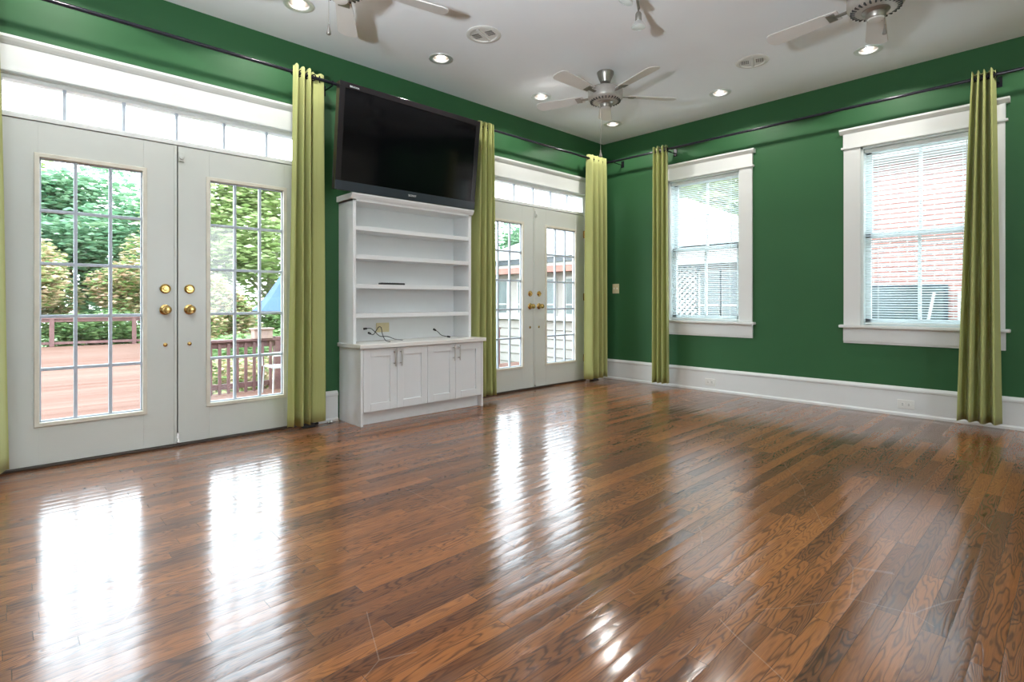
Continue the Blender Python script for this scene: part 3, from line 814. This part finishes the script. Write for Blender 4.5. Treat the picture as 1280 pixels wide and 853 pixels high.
# ------------------------------------------------------------------ switch plate, outlets, floor bits
sw = empty('light_switch', (0.197, 0, 1.08), 'brass-coloured switch plate on the green wall near the corner', 'light switch')
MB().box(0.148, 0.246, -0.006, 0, 1.075, 1.195).build('cover_plate', M['ivory'], sw, 0.003)
for x in (0.175, 0.219):
    MB().box(x - 0.005, x + 0.005, -0.016, -0.005, 1.126, 1.148).build('toggle', M['outlet'], sw, 0.001)
def outlet(x, label):
    O = empty('wall_outlet', (x, -0.018, 0.06), label, 'outlet')
    MB().box(x - 0.060, x + 0.060, -0.026, -0.018, 0.062, 0.137).build('cover_plate', M['outlet'], O, 0.003)
    for s in (-1, 1):
        b = MB(); b.lathe([(0, 0), (0.016, 0), (0.016, 0.003), (0, 0.003)], 20, Tm((x + s * 0.022, -0.026, 0.0995), '-y'))
        rcp = b.build('receptacle', M['outlet'], O)
        b = MB()
        for q in (-1, 1): b.box(x + s * 0.022 - 0.005, x + s * 0.022 + 0.005, -0.0297, -0.0288, 0.0995 + q * 0.006 - 0.0015, 0.0995 + q * 0.006 + 0.0015)
        b.build('slots', M['darkslot'], rcp)
outlet(1.447, 'white outlet in the baseboard below the corner window')
outlet(3.187, 'white outlet in the baseboard below the brick-facing window')

def wedge(y, x, label):
    E_ = empty('door_stop', (x, y, 0), label, 'door stop')
    MB().prism([(x - 0.045, 0), (x + 0.045, 0), (x + 0.045, 0.008), (x - 0.02, 0.028), (x - 0.045, 0.030)], 'y', y - 0.05, y + 0.05).build('wedge', M['black'], E_, 0.004)
    MB().tube([(x + 0.0, y + 0.05, 0.012), (x - 0.01, y + 0.09, 0.012)], 0.009, 10).build('stub', M['black'], E_, smooth=True)
wedge(-3.87, 0.055, 'small black door stop on the floor beneath the curtain left of the bookcase')
wedge(-0.27, 0.055, 'small black door stop on the floor beneath the corner curtain')
b = MB(); b.lathe([(0, 0), (0.016, 0.002), (0.018, 0.012), (0.012, 0.022), (0, 0.025)], 18, Tm((0.06, -3.675, 0))); b.tube([(0.06, -3.675, 0.010), (0.06, -3.71, 0.009)], 0.006, 10)
tag(b.build('floor_fitting', M['steel'], smooth=True, origin=(0.06, -3.675, 0)), 'small silver fitting on the floor by the left end of the cabinet', 'floor fitting')

# ------------------------------------------------------------------ ceiling things
def downlight(x, y, label, on=True):
    L = empty('downlight', (x, y, CZ), label, 'ceiling light', 'recessed ceiling downlights')
    b = MB(); b.lathe([(0.066, 0.012), (0.066, -0.003), (0.080, -0.009), (0.098, -0.006), (0.100, -0.001), (0.100, 0.002)], 40, Tm((x, y, CZ)), cap=False)
    b.build('trim_ring', M['chrome'], L, smooth=True)
    b = MB(); b.lathe([(0.069, 0.0), (0.066, 0.03), (0.058, 0.07), (0.040, 0.10), (0, 0.105)], 40, Tm((x, y, CZ)), cap=False)
    b.build('reflector', M['nickel'], L, smooth=True)
    b = MB(); b.lathe([(0.022, 0.09), (0.032, 0.060), (0.034, 0.040), (0.028, 0.026), (0.014, 0.020), (0, 0.019)], 28, Tm((x, y, CZ)), cap=False)
    b.build('bulb', M['bulb'], L, smooth=True)
    ld = bpy.data.lights.new('downlight_lamp', 'SPOT'); ld.energy = LAMP_W; ld.color = (1.0, 0.96, 0.90); ld.spot_size = math.radians(145); ld.spot_blend = 0.08; ld.shadow_soft_size = 0.03
    lo = bpy.data.objects.new('lamp', ld); C.objects.link(lo); lo.parent = L; lo.location = (0, 0, -0.012)
LAMP_W = 10.5
lab = {0: 'lit downlight closest to the room corner, beyond the middle fan', 1: 'lit downlight left of the middle ceiling fan, above the far french doors', 2: 'lit downlight above the television, beside the round vent',
       3: 'lit downlight above the near french doors, by a hanging fan chain', 4: 'lit downlight at the near end of the row along the door wall',
       5: 'lit downlight above the corner window', 6: 'lit downlight above the brick-facing window, below the right fan', 7: 'lit downlight on the window wall side, first one beyond the right curtain', 8: 'lit downlight at the far right end of the window wall row'}
for k, (x, y) in enumerate(LAMPS): downlight(x, y, lab[k])

def fan(x, y, rot, chain, label, clen):
    F = empty('ceiling_fan', (x, y, CZ), label, 'ceiling fan', 'ceiling fans')
    b = MB(); b.lathe([(0, 0), (0.072, 0), (0.073, -0.006), (0.069, -0.022), (0.058, -0.055), (0.046, -0.082), (0.044, -0.088), (0.034, -0.092), (0, -0.092)], 36, Tm((x, y, CZ)))
    b.build('canopy', M['nickel'], F, smooth=True)
    MB().tube([(x, y, CZ - 0.09), (x, y, CZ - 0.15)], 0.014, 16).build('down_rod', M['nickel'], F, smooth=True)
    b = MB(); b.lathe([(0, -0.135), (0.06, -0.137), (0.125, -0.143), (0.148, -0.156), (0.150, -0.168), (0.150, -0.222), (0.146, -0.236), (0.128, -0.254), (0.105, -0.262), (0, -0.264)], 48, Tm((x, y, CZ)))
    mt = b.build('motor_housing', M['motor'], F, smooth=True)
    b = MB()
    for k in range(28):
        R = Matrix.Translation(Vector((x, y, CZ))) @ Matrix.Rotation(2 * PI * k / 28, 4, 'Z')
        b.box(0.106, 0.132, -0.0045, 0.0045, -0.262, -0.248, R=R @ Matrix.Translation(Vector((0, 0, 0))))
    tag(b.build('vent_slots', M['darkslot'], mt), 'ring of dark cooling slots')
    b = MB(); b.lathe([(0, -0.262), (0.072, -0.262), (0.074, -0.268), (0.060, -0.276), (0.052, -0.280), (0.052, -0.306), (0.047, -0.312), (0, -0.312)], 36, Tm((x, y, CZ)))
    b.build('switch_cup', M['nickel'], F, smooth=True)
    MB().lathe([(0, -0.311), (0.045, -0.311), (0.040, -0.318), (0.02, -0.322), (0, -0.3225)], 30, Tm((x, y, CZ))).build('bottom_cap', M['fanwhite'], F, smooth=True)
    for k in range(5):
        R = Matrix.Translation(Vector((x, y, CZ - 0.205))) @ Matrix.Rotation(rot + 2 * PI * k / 5, 4, 'Z') @ Matrix.Rotation(math.radians(11), 4, 'X')
        bm = MB()
        # rounded paddle blade outline
        out = [(0.20, -0.045)]
        out += [(0.30 + 0.30 * t, -0.052 - 0.014 * t) for t in (0, .5, 1)]
        for q in range(0, 7):
            a = -PI / 2 + PI * q / 6; out.append((0.61 + 0.045 * math.cos(a), 0.066 * math.sin(a)))
        out += [(0.30 + 0.30 * t, 0.052 + 0.014 * t) for t in (1, .5, 0)] + [(0.20, 0.045)]
        lo_ = [bm.bm.verts.new(R @ Vector((p[0], p[1], 0))) for p in out]; hi_ = [bm.bm.verts.new(R @ Vector((p[0], p[1], 0.007))) for p in out]
        n = len(out)
        for q in range(n): bm.bm.faces.new((lo_[q], lo_[(q + 1) % n], hi_[(q + 1) % n], hi_[q]))
        bm.bm.faces.new(lo_[::-1]); bm.bm.faces.new(hi_)
        bl = bm.build('blade', M['fanwhite'], F)
        b = MB(); b.box(0.13, 0.25, -0.014, 0.014, -0.006, 0.0, R=R).box(0.22, 0.27, -0.035, 0.035, -0.006, 0.0, R=R)
        b.build('blade_arm', M['nickel'], bl, 0.002)
    cx, cy = x + chain[0], y + chain[1]
    MB().tube([(cx, cy, CZ - 0.29), (cx, cy, CZ - clen)], 0.0016, 6).tube([(cx, cy, CZ - clen), (cx, cy, CZ - clen - 0.02), (cx, cy, CZ - clen - 0.055), (cx, cy, CZ - clen - 0.06)], [0.004, 0.006, 0.013, 0.010], 12).build('pull_chain', M['nickel'], F, smooth=True)
fan(1.34, -1.76, math.radians(-89), (-0.03, -0.028), 'middle ceiling fan with a long pull chain, in front of the room corner', 0.68)
fan(3.36, -1.80, math.radians(-42), (0.045, 0.0), 'right-hand ceiling fan partly cut by the top of the photo', 0.36)
fan(1.34, -4.22, 0.1, (-0.04, -0.05), 'ceiling fan above the near french doors, mostly cut off by the photo top', 0.45)

def vent(x, y, label):
    V = empty('ceiling_vent', (x, y, CZ), label, 'ceiling vent', 'round ceiling vents')
    b = MB(); b.lathe([(0.128, 0.0), (0.130, -0.006), (0.118, -0.012), (0.102, -0.012), (0.098, -0.004), (0.098, 0.0)], 44, Tm((x, y, CZ)), cap=False)
    b.build('flange', M['vent'], V, smooth=True)
    b = MB(); b.lathe([(0, -0.004), (0.100, -0.003)], 44, Tm((x, y, CZ)), cap=False); b.build('grille_disc', M['vent'], V)
    R = Matrix.Translation(Vector((x, y, CZ))) @ Matrix.Rotation(math.radians(20), 4, 'Z')
    MB().box(-0.012, 0.012, -0.095, 0.095, -0.013, -0.003, R=R).build('cross_bar', M['vent'], V, 0.003)
    b = MB()
    for s in (-1, 1):
        for k in range(6):
            for t in (-1, 0, 1):
                b.box(s * (0.028 + k * 0.010), s * (0.033 + k * 0.010), t * 0.024 - 0.009, t * 0.024 + 0.009, -0.0050, -0.0036, R=R)
    b.build('slots', M['darkslot'], V)
vent(1.119, -2.975, 'round white ceiling vent beside the downlight above the television')
vent(2.322, -1.055, 'round white ceiling vent between the middle fan and the right fan')

def track():
    cx, cy = 2.33, -2.80
    T = empty('spot_fixture', (cx, cy, CZ), 'pewter ceiling fixture of small spot lamps at the photo top', 'spot light')
    MB().lathe([(0, 0), (0.06, 0), (0.06, -0.015), (0.05, -0.025), (0, -0.028)], 30, Tm((cx, cy, CZ))).build('ceiling_plate', M['nickel'], T, smooth=True)
    ax = Vector((0.48, -0.88, 0)).normalized()
    p0 = Vector((cx, cy, CZ - 0.055))
    MB().tube([p0 - ax * 0.32, p0 + ax * 0.32], 0.009, 12).tube([(cx, cy, CZ - 0.02), p0], 0.008, 10).build('track_bar', M['nickel'], T, smooth=True)
    for d, aim in ((-0.30, Vector((0.02, -0.03, -1))), (0.02, Vector((-0.35, -0.2, -1))), (0.29, Vector((0.3, -0.1, -1)))):
        aim.normalize(); q = p0 + ax * d
        Q = Matrix.Translation(q) @ aim.to_track_quat('Z', 'Y').to_matrix().to_4x4()
        H = empty('spot_head', q); H.parent = T; H.location = q - T.location
        b = MB(); b.lathe([(0, 0.0), (0.006, 0.0), (0.006, 0.030), (0.014, 0.034), (0.020, 0.045), (0.021, 0.09), (0.018, 0.094), (0, 0.094)], 24, Q)
        b.box(-0.003, 0.003, -0.045, 0.003, 0.0, 0.006, R=Q)
        b.build('socket', M['nickel'], H, smooth=True)
        MB().lathe([(0.018, 0.092), (0.030, 0.105), (0.044, 0.128), (0.047, 0.134), (0.044, 0.137)], 28, Q, cap=False).build('reflector_shell', M['chrome'], H, smooth=True)
        MB().lathe([(0.045, 0.134), (0.03, 0.139), (0, 0.141)], 28, Q, cap=False).build('lamp_face', M['vinyl'], H, smooth=True)
track()

# ------------------------------------------------------------------ outside
DZ = -0.45
b = MB()
b.prism([(-0.16, -12), (-0.16, 3.2), (-4.92, 3.2), (-4.92, -3.72), (-17.6, -1.5), (-18.8, -12)], 'z', DZ - 0.12, DZ)
tag(b.build('deck', M['deck']), kind='structure')
tag(MB().box(-60, 40, -40, 60, -1.65, -1.5).build('ground', M['grass']), kind='structure')

tag(MB().box(-4.9, 12, 0.17, 4.0, -1.5, -1.44).build('bounce_slab', M['bounce_paving']), kind='structure')  # unseen pale slab, added to bounce daylight up to the ceiling
def railing(p0, p1, H, step, label, posts, cat='railing'):
    p0, p1 = Vector(p0), Vector(p1); d = (p1 - p0); L = d.length; d.normalize()
    ang = math.atan2(d.y, d.x); R = Matrix.Translation(p0) @ Matrix.Rotation(ang, 4, 'Z')
    E_ = empty('deck_railing', p0, label, cat)
    MB().box(0, L, -0.07, 0.07, H - 0.035, H, R=R).box(0, L, -0.02, 0.02, H - 0.13, H - 0.035, R=R).build('top_rail', M['railwood'], E_, 0.003)
    MB().box(0, L, -0.02, 0.02, 0.07, 0.15, R=R).build('bottom_rail', M['railwood'], E_, 0.003)
    t = step / 2
    while t < L:
        if all(abs(t - q) > 0.08 for q in posts):
            MB().box(t - 0.021, t + 0.021, -0.045, -0.015, 0.0, H - 0.05, R=R).build('baluster', M['railwood'], E_)
        t += step
    for q in posts:
        b = MB(); b.box(q - 0.06, q + 0.06, -0.06, 0.06, 0, H + 0.02, R=R); b.build('post', M['railwood'], E_, 0.004)
railing((-4.86, -3.74, DZ), (-4.86, 2.6, DZ), 0.83, 0.125, 'near reddish-brown deck railing with balusters seen through the near right door leaf', (0.06, 1.44, 3.2, 4.9))
railing((-18.5, -11.0, DZ), (-17.55, -1.7, DZ), 0.90, 20.0, 'far deck railing at the end of the long deck', (0.1, 2.2, 4.4, 6.6, 8.7))

def planter(x, y, z):
    P = empty('planter_box', (x, y, z), 'small brown box resting on the near deck railing', 'planter')
    b = MB(); b.box(x - 0.09, x + 0.09, y - 0.14, y + 0.14, z, z + 0.14); b.build('box_body', M['terracotta'], P, 0.004)
    MB().box(x - 0.11, x + 0.11, y - 0.16, y + 0.16, z + 0.14, z + 0.165).build('rim', M['terracotta'], P, 0.004)
planter(-4.86, -2.55, DZ + 0.83)

def chair(x, y):
    Z = DZ
    P = empty('patio_chair', (x, y, Z), 'white slatted metal patio chair in front of the deck railing', 'chair')
    def leg(sx, sy):
        MB().tube([(x + sx * 0.22, y + sy * 0.22, Z), (x + sx * 0.2, y + sy * 0.2, Z + 0.42)], 0.012, 8).build('leg', M['extwhite'], P, smooth=True)
    for sx in (-1, 1):
        for sy in (-1, 1): leg(sx, sy)
    b = MB()
    for k in range(7): b.box(x - 0.21, x + 0.21, y - 0.2 + k * 0.062, y - 0.2 + k * 0.062 + 0.04, Z + 0.41, Z + 0.43)
    b.build('seat', M['extwhite'], P)
    b = MB(); b.tube([(x - 0.2, y + 0.22, Z + 0.42), (x - 0.2, y + 0.3, Z + 0.72), (x + 0.2, y + 0.3, Z + 0.72), (x + 0.2, y + 0.22, Z + 0.42)], 0.012, 8)
    for k in range(5): b.tube([(x - 0.15 + k * 0.075, y + 0.22, Z + 0.43), (x - 0.15 + k * 0.075, y + 0.3, Z + 0.72)], 0.006, 6)
    b.build('backrest', M['extwhite'], P, smooth=True)
    for sx in (-1, 1):
        MB().tube([(x + sx * 0.22, y - 0.22, Z + 0.42), (x + sx * 0.23, y - 0.22, Z + 0.6), (x + sx * 0.23, y + 0.26, Z + 0.62)], 0.011, 8).build('armrest', M['extwhite'], P, smooth=True)
chair(-4.35, -2.42)

def umbrella(x, y):
    Z = DZ
    U = empty('patio_umbrella', (x, y, Z), 'blue patio umbrella seen through the near right door leaf', 'umbrella')
    MB().tube([(x, y, Z), (x, y, 1.98)], 0.02, 12).build('pole', M['railwood'], U, smooth=True)
    MB().lathe([(0, 0), (0.24, 0), (0.24, 0.04), (0.05, 0.09), (0, 0.09)], 24, Tm((x, y, Z))).build('base', M['black'], U, smooth=True)
    b = MB(); b.lathe([(0.82, 0.80), (0.60, 1.05), (0.33, 1.46), (0.12, 1.80), (0.0, 1.98)], 8, Tm((x, y, 0)) @ Matrix.Rotation(0.3, 4, 'Z'), cap=False)
    o = b.build('canopy', M['umb'], U); sd = o.modifiers.new('thickness', 'SOLIDIFY'); sd.thickness = 0.004
    b = MB(); b.lathe([(0.835, 0.77), (0.83, 0.805)], 8, Tm((x, y, 0)) @ Matrix.Rotation(0.3, 4, 'Z'), cap=False)
    o = b.build('valance', M['black'], U); sd = o.modifiers.new('thickness', 'SOLIDIFY'); sd.thickness = 0.004
umbrella(-5.95, -1.50)

# neighbouring white wing (sunroom) beyond the corner
def wing():
    H = empty('neighbour_house', (-3.4, 4, -1.5), 'low white sided house wing with pale hip roof beyond the far doors', 'house')
    y = 4.0
    b = MB(); b.box(-7.2, 0.25, y, y + 5.4, -1.5, 1.72)
    b.build('wall', M['siding'], H)
    b = MB(); z = -1.45
    while z < 0.50:
        b.prism([(y - 0.034, z + 0.018), (y - 0.004, z), (y - 0.004, z + 0.215), (y - 0.008, z + 0.215)], 'x', -7.22, 0.27); z += 0.215
    b.build('siding', M['siding'], H)
    MB().box(-7.25, 0.3, y - 0.14, y, 0.52, 0.62).build('sill_board', M['extwhite'], H)
    for (a, e) in ((-7.0, -6.05), (-5.62, -4.98), (-4.92, -4.38), (-4.02, -3.4), (-2.9, -2.2), (-2.0, -1.3), (-0.70, -0.34), (-0.28, 0.10)):
        f = MB(); f.box(a - 0.05, e + 0.05, y - 0.05, y, 0.62, 1.55); fr = f.build('window_frame', M['extwhite'], H)
        MB().box(a, e, y - 0.056, y - 0.04, 0.68, 1.50).build('dark_pane', M['darkglass'], fr)
        MB().box(a, e, y - 0.068, y - 0.05, 0.88, 0.915).build('meeting_rail', M['extwhite'], fr)
    MB().box(-7.3, -2.4, y - 0.35, y + 0.02, 1.66, 1.80).build('lower_fascia', M['redpaint'], H)
    MB().box(-2.4, 0.35, y - 0.35, y + 0.02, 1.66, 1.80).build('white_fascia', M['extwhite'], H)
    MB().box(-7.35, -2.4, y - 0.40, y - 0.30, 1.88, 2.03).build('gutter', M['bezel'], H)
    MB().box(-7.3, 0.35, y - 0.36, y + 0.02, 1.80, 1.90).build('soffit', M['extwhite'], H)
    # hip roof
    bm = bmesh.new()
    e = [bm.verts.new(p) for p in ((-7.5, y - 0.45, 2.0), (0.55, y - 0.45, 2.0), (0.55, y + 5.8, 2.0), (-7.5, y + 5.8, 2.0))]
    r = [bm.verts.new(p) for p in ((-4.4, y + 2.7, 3.55), (-2.5, y + 2.7, 3.55))]
    for q in ((e[0], e[1], r[1], r[0]), (e[1], e[2], r[1]), (e[2], e[3], r[0], r[1]), (e[3], e[0], r[0]), (e[3], e[2], e[1], e[0])): bm.faces.new(q)
    mb = MB(); mb.bm.free(); mb.bm = bm; mb.build('roof', M['roof'], H)
    # lattice screen
    b = MB()
    for k in range(-6, 8):
        for s in (-1, 1):
            x0 = -1.0 + k * 0.11
            pts = [(x0 - 0.5 * s, 0.62), (x0 + 0.5 * s, 1.62)]
            # clip to the panel -1.18 .. -0.76
            (xa, za), (xb, zb) = pts
            def atx(X): return za + (zb - za) * (X - xa) / (xb - xa)
            lo_, hi_ = sorted((xa, xb)); lo_ = max(lo_, -1.18); hi_ = min(hi_, -0.76)
            if hi_ - lo_ < 0.02: continue
            z1, z2 = atx(lo_), atx(hi_); w = 0.028
            b.bm.faces.new([b.bm.verts.new(p) for p in ((lo_, y - 0.08 - 0.01 * s, z1 - w), (hi_, y - 0.08 - 0.01 * s, z2 - w), (hi_, y - 0.08 - 0.01 * s, z2 + w), (lo_, y - 0.08 - 0.01 * s, z1 + w))])
    o = b.build('lattice', M['extwhite'], H); sd = o.modifiers.new('thickness', 'SOLIDIFY'); sd.thickness = 0.01
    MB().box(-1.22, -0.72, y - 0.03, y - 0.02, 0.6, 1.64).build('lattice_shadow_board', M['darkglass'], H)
wing()
def brick_house():
    H = empty('brick_house', (5, 4, -1.5), 'red brick house wall close outside the right-hand window', 'house')
    y = 4.0
    MB().box(1.3, 10, y, y + 6, -1.5, 3.05).build('wall', M['brick'], H)
    MB().box(1.1, 10.2, y - 0.4, y + 6.4, 3.05, 3.35).build('eave', M['extwhite'], H)
    bm = bmesh.new()
    e = [bm.verts.new(p) for p in ((1.0, y - 0.5, 3.35), (10.3, y - 0.5, 3.35), (10.3, y + 6.5, 3.35), (1.0, y + 6.5, 3.35))]
    r = [bm.verts.new(p) for p in ((3.2, y + 3, 4.9), (8, y + 3, 4.9))]
    for q in ((e[0], e[1], r[1], r[0]), (e[1], e[2], r[1]), (e[2], e[3], r[0], r[1]), (e[3], e[0], r[0]), (e[3], e[2], e[1], e[0])): bm.faces.new(q)
    mb = MB(); mb.bm.free(); mb.bm = bm; mb.build('roof', M['roof'], H)
    f = MB().box(1.95, 2.95, y - 0.03, y, 0.62, 1.22).build('window_frame', M['bezel'], H)
    MB().box(2.0, 2.9, y - 0.036, y - 0.02, 0.66, 1.17).build('dark_pane', M['darkglass'], f)
    MB().tube([(2.70, y - 0.08, 0.5), (2.80, y - 0.05, 1.10)], 0.02, 8).build('leaning_pole', M['extwhite'], H)
    MB().box(3.06, 3.14, y - 0.09, y, -1.5, 1.12).build('downspout', M['extwhite'], H)
brick_house()

# trees: trunk, limbs and leaf-cluster crown
def crown_mesh(seed, n, R, leaf):
    rnd = random.Random(seed); bm = bmesh.new()
    blobs = []
    for _ in range(26):
        a, u = rnd.uniform(0, 2 * PI), rnd.uniform(-0.85, 1)
        rr = math.sqrt(max(0, 1 - u * u)) * rnd.uniform(0.45, 0.9)
        blobs.append((Vector((rr * R[0] * math.cos(a), rr * R[1] * math.sin(a), u * R[2] * 0.8)), rnd.uniform(0.28, 0.5)))
    for _ in range(n):
        c, s = rnd.choice(blobs)
        d = Vector((rnd.gauss(0, 1), rnd.gauss(0, 1), rnd.gauss(0, 1))).normalized() * rnd.uniform(0.55, 1.0)
        p = c + Vector((d.x * R[0] * s, d.y * R[1] * s, d.z * R[2] * s))
        q = Matrix.Rotation(rnd.uniform(0, 6.28), 3, 'Z') @ Matrix.Rotation(rnd.uniform(-0.9, 0.9), 3, 'X')
        l = leaf * rnd.uniform(0.6, 1.3)
        bm.faces.new([bm.verts.new(p + q @ Vector(v)) for v in ((-l, 0, 0), (0, -l * 0.45, 0.1 * l), (l, 0, 0), (0, l * 0.45, 0.1 * l))])
    me = bpy.data.meshes.new('crown'); bm.to_mesh(me); bm.free()
    return me
CR = [crown_mesh(11, 16000, (2.3, 2.3, 2.4), 0.14), crown_mesh(12, 16000, (2.5, 2.2, 2.1), 0.13)]
CS = crown_mesh(13, 9000, (1.5, 1.4, 1.0), 0.085)
def tree(x, y, z, sc, kind, mat, label, group, ci=0, name='tree', bare=False):
    T = empty(name, (x, y, z), label, 'tree' if name == 'tree' else 'shrub', group)
    me = (CS if name == 'shrub' else CR[ci]).copy(); me.materials.append(mat)
    o = bpy.data.objects.new('crown', me); C.objects.link(o); o.parent = T; o.scale = (sc, sc, sc); o.rotation_euler = (0, 0, x * 1.7 + y)
    h = (3.2 if name == 'tree' else 0.9) * sc; o.location = (0, 0, h)
    b = MB(); b.tube([(x, y, z), (x + 0.05 * sc, y, z + h * 0.5), (x - 0.05 * sc, y + 0.08 * sc, z + h * 0.95), (x, y, z + h * 1.3)], [0.16 * sc, 0.13 * sc, 0.09 * sc, 0.03 * sc] if name == 'tree' else [0.03, 0.025, 0.02, 0.01], 10)
    for k in range(5):
        a = k * 1.26 + x; zz = z + h * (0.5 + 0.08 * k)
        b.tube([(x, y, zz), (x + 0.9 * sc * math.cos(a), y + 0.9 * sc * math.sin(a), zz + 0.8 * sc), (x + 1.6 * sc * math.cos(a), y + 1.6 * sc * math.sin(a), zz + 1.7 * sc)] if name == 'tree' else
               [(x, y, zz), (x + 0.4 * math.cos(a), y + 0.4 * math.sin(a), zz + 0.3), (x + 0.7 * math.cos(a), y + 0.7 * math.sin(a), zz + 0.6)], [0.06 * sc, 0.04 * sc, 0.015 * sc], 7)
    b.build('trunk', M['palebark'] if bare else M['bark'], T, smooth=True)
    return T
G = 'trees beyond the deck'
LEAFS = (
 (-24.5, -8.8, 1.75, 'leafdark', 'tall dark green tree at the left, behind the far deck railing', 0),
 (-25.5, -3.0, 1.5, 'leafdark', 'tall dark green tree behind the blushing maples at the deck end', 1),
 (-20.6, -5.2, 0.85, 'leafpink', 'pink and green maple just behind the far deck railing, left one', 0),
 (-20.2, -1.0, 0.90, 'leafpink', 'pink and green maple at the far right corner of the deck', 1),
 (-14.0, -1.0, 0.55, 'leafpink', 'cream and green maple between the near railing and the pale tree', 0),
 (-12.6, 1.9, 0.72, 'leaf', 'bright green leafy tree behind the blue umbrella', 1),
 (-21.5, 3.4, 1.55, 'leafpale', 'tall pale green tree with a light trunk behind the umbrella', 1),
 (-33.5, -7.0, 2.0, 'leafpale', 'pale tall tree far behind the left dark tree', 1),
 (-13.2, 11.4, 1.10, 'leafdark', 'dark tree rising over the roof of the white house wing', 1),
 (-6.4, 15.4, 1.7, 'leafpale', 'pale tree behind the white house, seen through the corner window blind', 0),
 (2.6, 17.5, 1.40, 'leafpale', 'pale tree between the white house and the brick house', 1))
for (x, y, sc_, mt, lb, ci) in LEAFS:
    tree(x, y, -1.5, sc_, 0, M[mt], lb, G, ci, bare=(mt == 'leafpale'))
GS = 'shrubs beyond the deck'
for (x, y, mt, lb, q) in ((-21.0, -9.0, 'leaf', 'green shrub behind the left part of the far railing', 1.25), (-20.6, 2.6, 'leaf', 'green shrub right of the maples behind the far railing', 1.25),
                    (-6.6, -1.9, 'leafpink', 'pinkish shrub just behind the near railing post', 0.80), (-8.4, 1.2, 'leaf', 'green shrub behind the near railing beside the umbrella', 1.1),
                    (-9.3, -1.0, 'leaf', 'bright shrub between the cream maple and the near railing', 1.0), (-11.6, -0.6, 'leafpink', 'pinkish shrub beyond the railing, in front of the cream maple', 0.8),
                    (-20.3, -7.0, 'leaf', 'green shrub between the left dark tree and the left maple', 1.2), (-19.6, -3.1, 'leaf', 'green shrub between the two blushing maples', 1.2), (-19.8, 0.6, 'leafdark', 'dark shrub right of the right blushing maple', 1.2)):
    tree(x, y, -1.5, q, 0, M[mt], lb, GS, 0, name='shrub')

# ------------------------------------------------------------------ light, world, camera
w = bpy.data.worlds.new('overcast_sky'); bpy.context.scene.world = w; w.use_nodes = True
nt = w.node_tree; bg = nt.nodes['Background']
tc = node(nt, 'ShaderNodeTexCoord'); sx = node(nt, 'ShaderNodeSeparateXYZ'); nt.links.new(tc.outputs['Generated'], sx.inputs[0])
rp = node(nt, 'ShaderNodeValToRGB'); rp.color_ramp.elements[0].position = 0.0; rp.color_ramp.elements[0].color = (0.90, 0.96, 1.0, 1)
rp.color_ramp.elements[1].position = 0.8; rp.color_ramp.elements[1].color = (0.72, 0.86, 1.0, 1)
nt.links.new(sx.outputs['Z'], rp.inputs['Fac']); nt.links.new(rp.outputs[0], bg.inputs['Color']); bg.inputs['Strength'].default_value = 4.9

# the photographer's flash on its stand, behind the camera and turned up at the ceiling
def flash(x, y, z):
    F = empty('photo_flash', (x, y, 0), 'black photo flash on a slim stand behind the camera position', 'flash')
    b = MB(); b.tube([(x, y, 0.5), (x, y, z - 0.05)], 0.011, 10); b.build('column', M['black'], F, smooth=True)
    for k in range(3):
        a = 2 * PI * k / 3 + 0.4
        MB().tube([(x + 0.30 * math.cos(a), y + 0.30 * math.sin(a), 0.008), (x, y, 0.62)], 0.008, 8).build('leg', M['black'], F, smooth=True)
    MB().box(x - 0.04, x + 0.04, y - 0.05, y + 0.03, z - 0.05, z + 0.04).build('flash_head', M['black'], F, 0.006)
    ld = bpy.data.lights.new('flash_burst', 'SPOT'); ld.energy = FLASH_W; ld.color = (0.84, 0.94, 1.0); ld.spot_size = math.radians(140); ld.spot_blend = 0.9; ld.shadow_soft_size = 0.10
    lo = bpy.data.objects.new('flash_lamp', ld); C.objects.link(lo); lo.parent = F; lo.location = (0, 0, z + 0.12)
    lo.rotation_euler = Vector((-0.12, 0.45, 1.0)).to_track_quat('-Z', 'Y').to_euler()
FLASH_W = 400.0
flash(3.4, -6.35, 1.2)

def portal(loc, rot, sx_, sy_):
    l = bpy.data.lights.new('portal', 'AREA'); l.shape = 'RECTANGLE'; l.size = sx_; l.size_y = sy_; l.cycles.is_portal = True
    o = bpy.data.objects.new('daylight_portal', l); C.objects.link(o); o.location = loc; o.rotation_euler = rot
for c in (D1, D2): portal((-TH - 0.01, c, 1.16), (0, -PI / 2, 0), 2.3, 1.88)
for a, e in (W1, W2): portal(((a + e) / 2, TH + 0.01, 1.55), (-PI / 2, 0, 0), e - a, 1.62)
for a, e in FW: portal(((a + e) / 2, YF - TH - 0.01, 1.55), (PI / 2, 0, 0), e - a, 1.6)
for a, e in RW: portal((XR + TH + 0.01, (a + e) / 2, 1.55), (0, PI / 2, 0), 1.6, e - a)

cam = bpy.data.cameras.new('camera'); co = bpy.data.objects.new('camera', cam); C.objects.link(co)
cam.sensor_fit = 'HORIZONTAL'; cam.sensor_width = 36; cam.lens = 672.7 / 1280 * 36
cam.shift_y = -(426.5 - 376.5) / 1280
co.location = (4.1946, -5.6059, 0.98); co.rotation_euler = (PI / 2, 0, math.radians(46.424))
cam.clip_start = 0.05; cam.clip_end = 300
sc = bpy.context.scene; sc.camera = co
sc.view_settings.view_transform = 'Standard'; sc.view_settings.look = 'None'; sc.view_settings.gamma = 1; sc.view_settings.use_curve_mapping = False
sc.view_settings.exposure = 1.12
sc.cycles.use_denoising = True
sc.cycles.max_bounces = 10; sc.cycles.diffuse_bounces = 6; sc.cycles.glossy_bounces = 5; sc.cycles.transparent_max_bounces = 16
sc.cycles.caustics_reflective = False; sc.cycles.caustics_refractive = False
sc.cycles.sample_clamp_indirect = 6
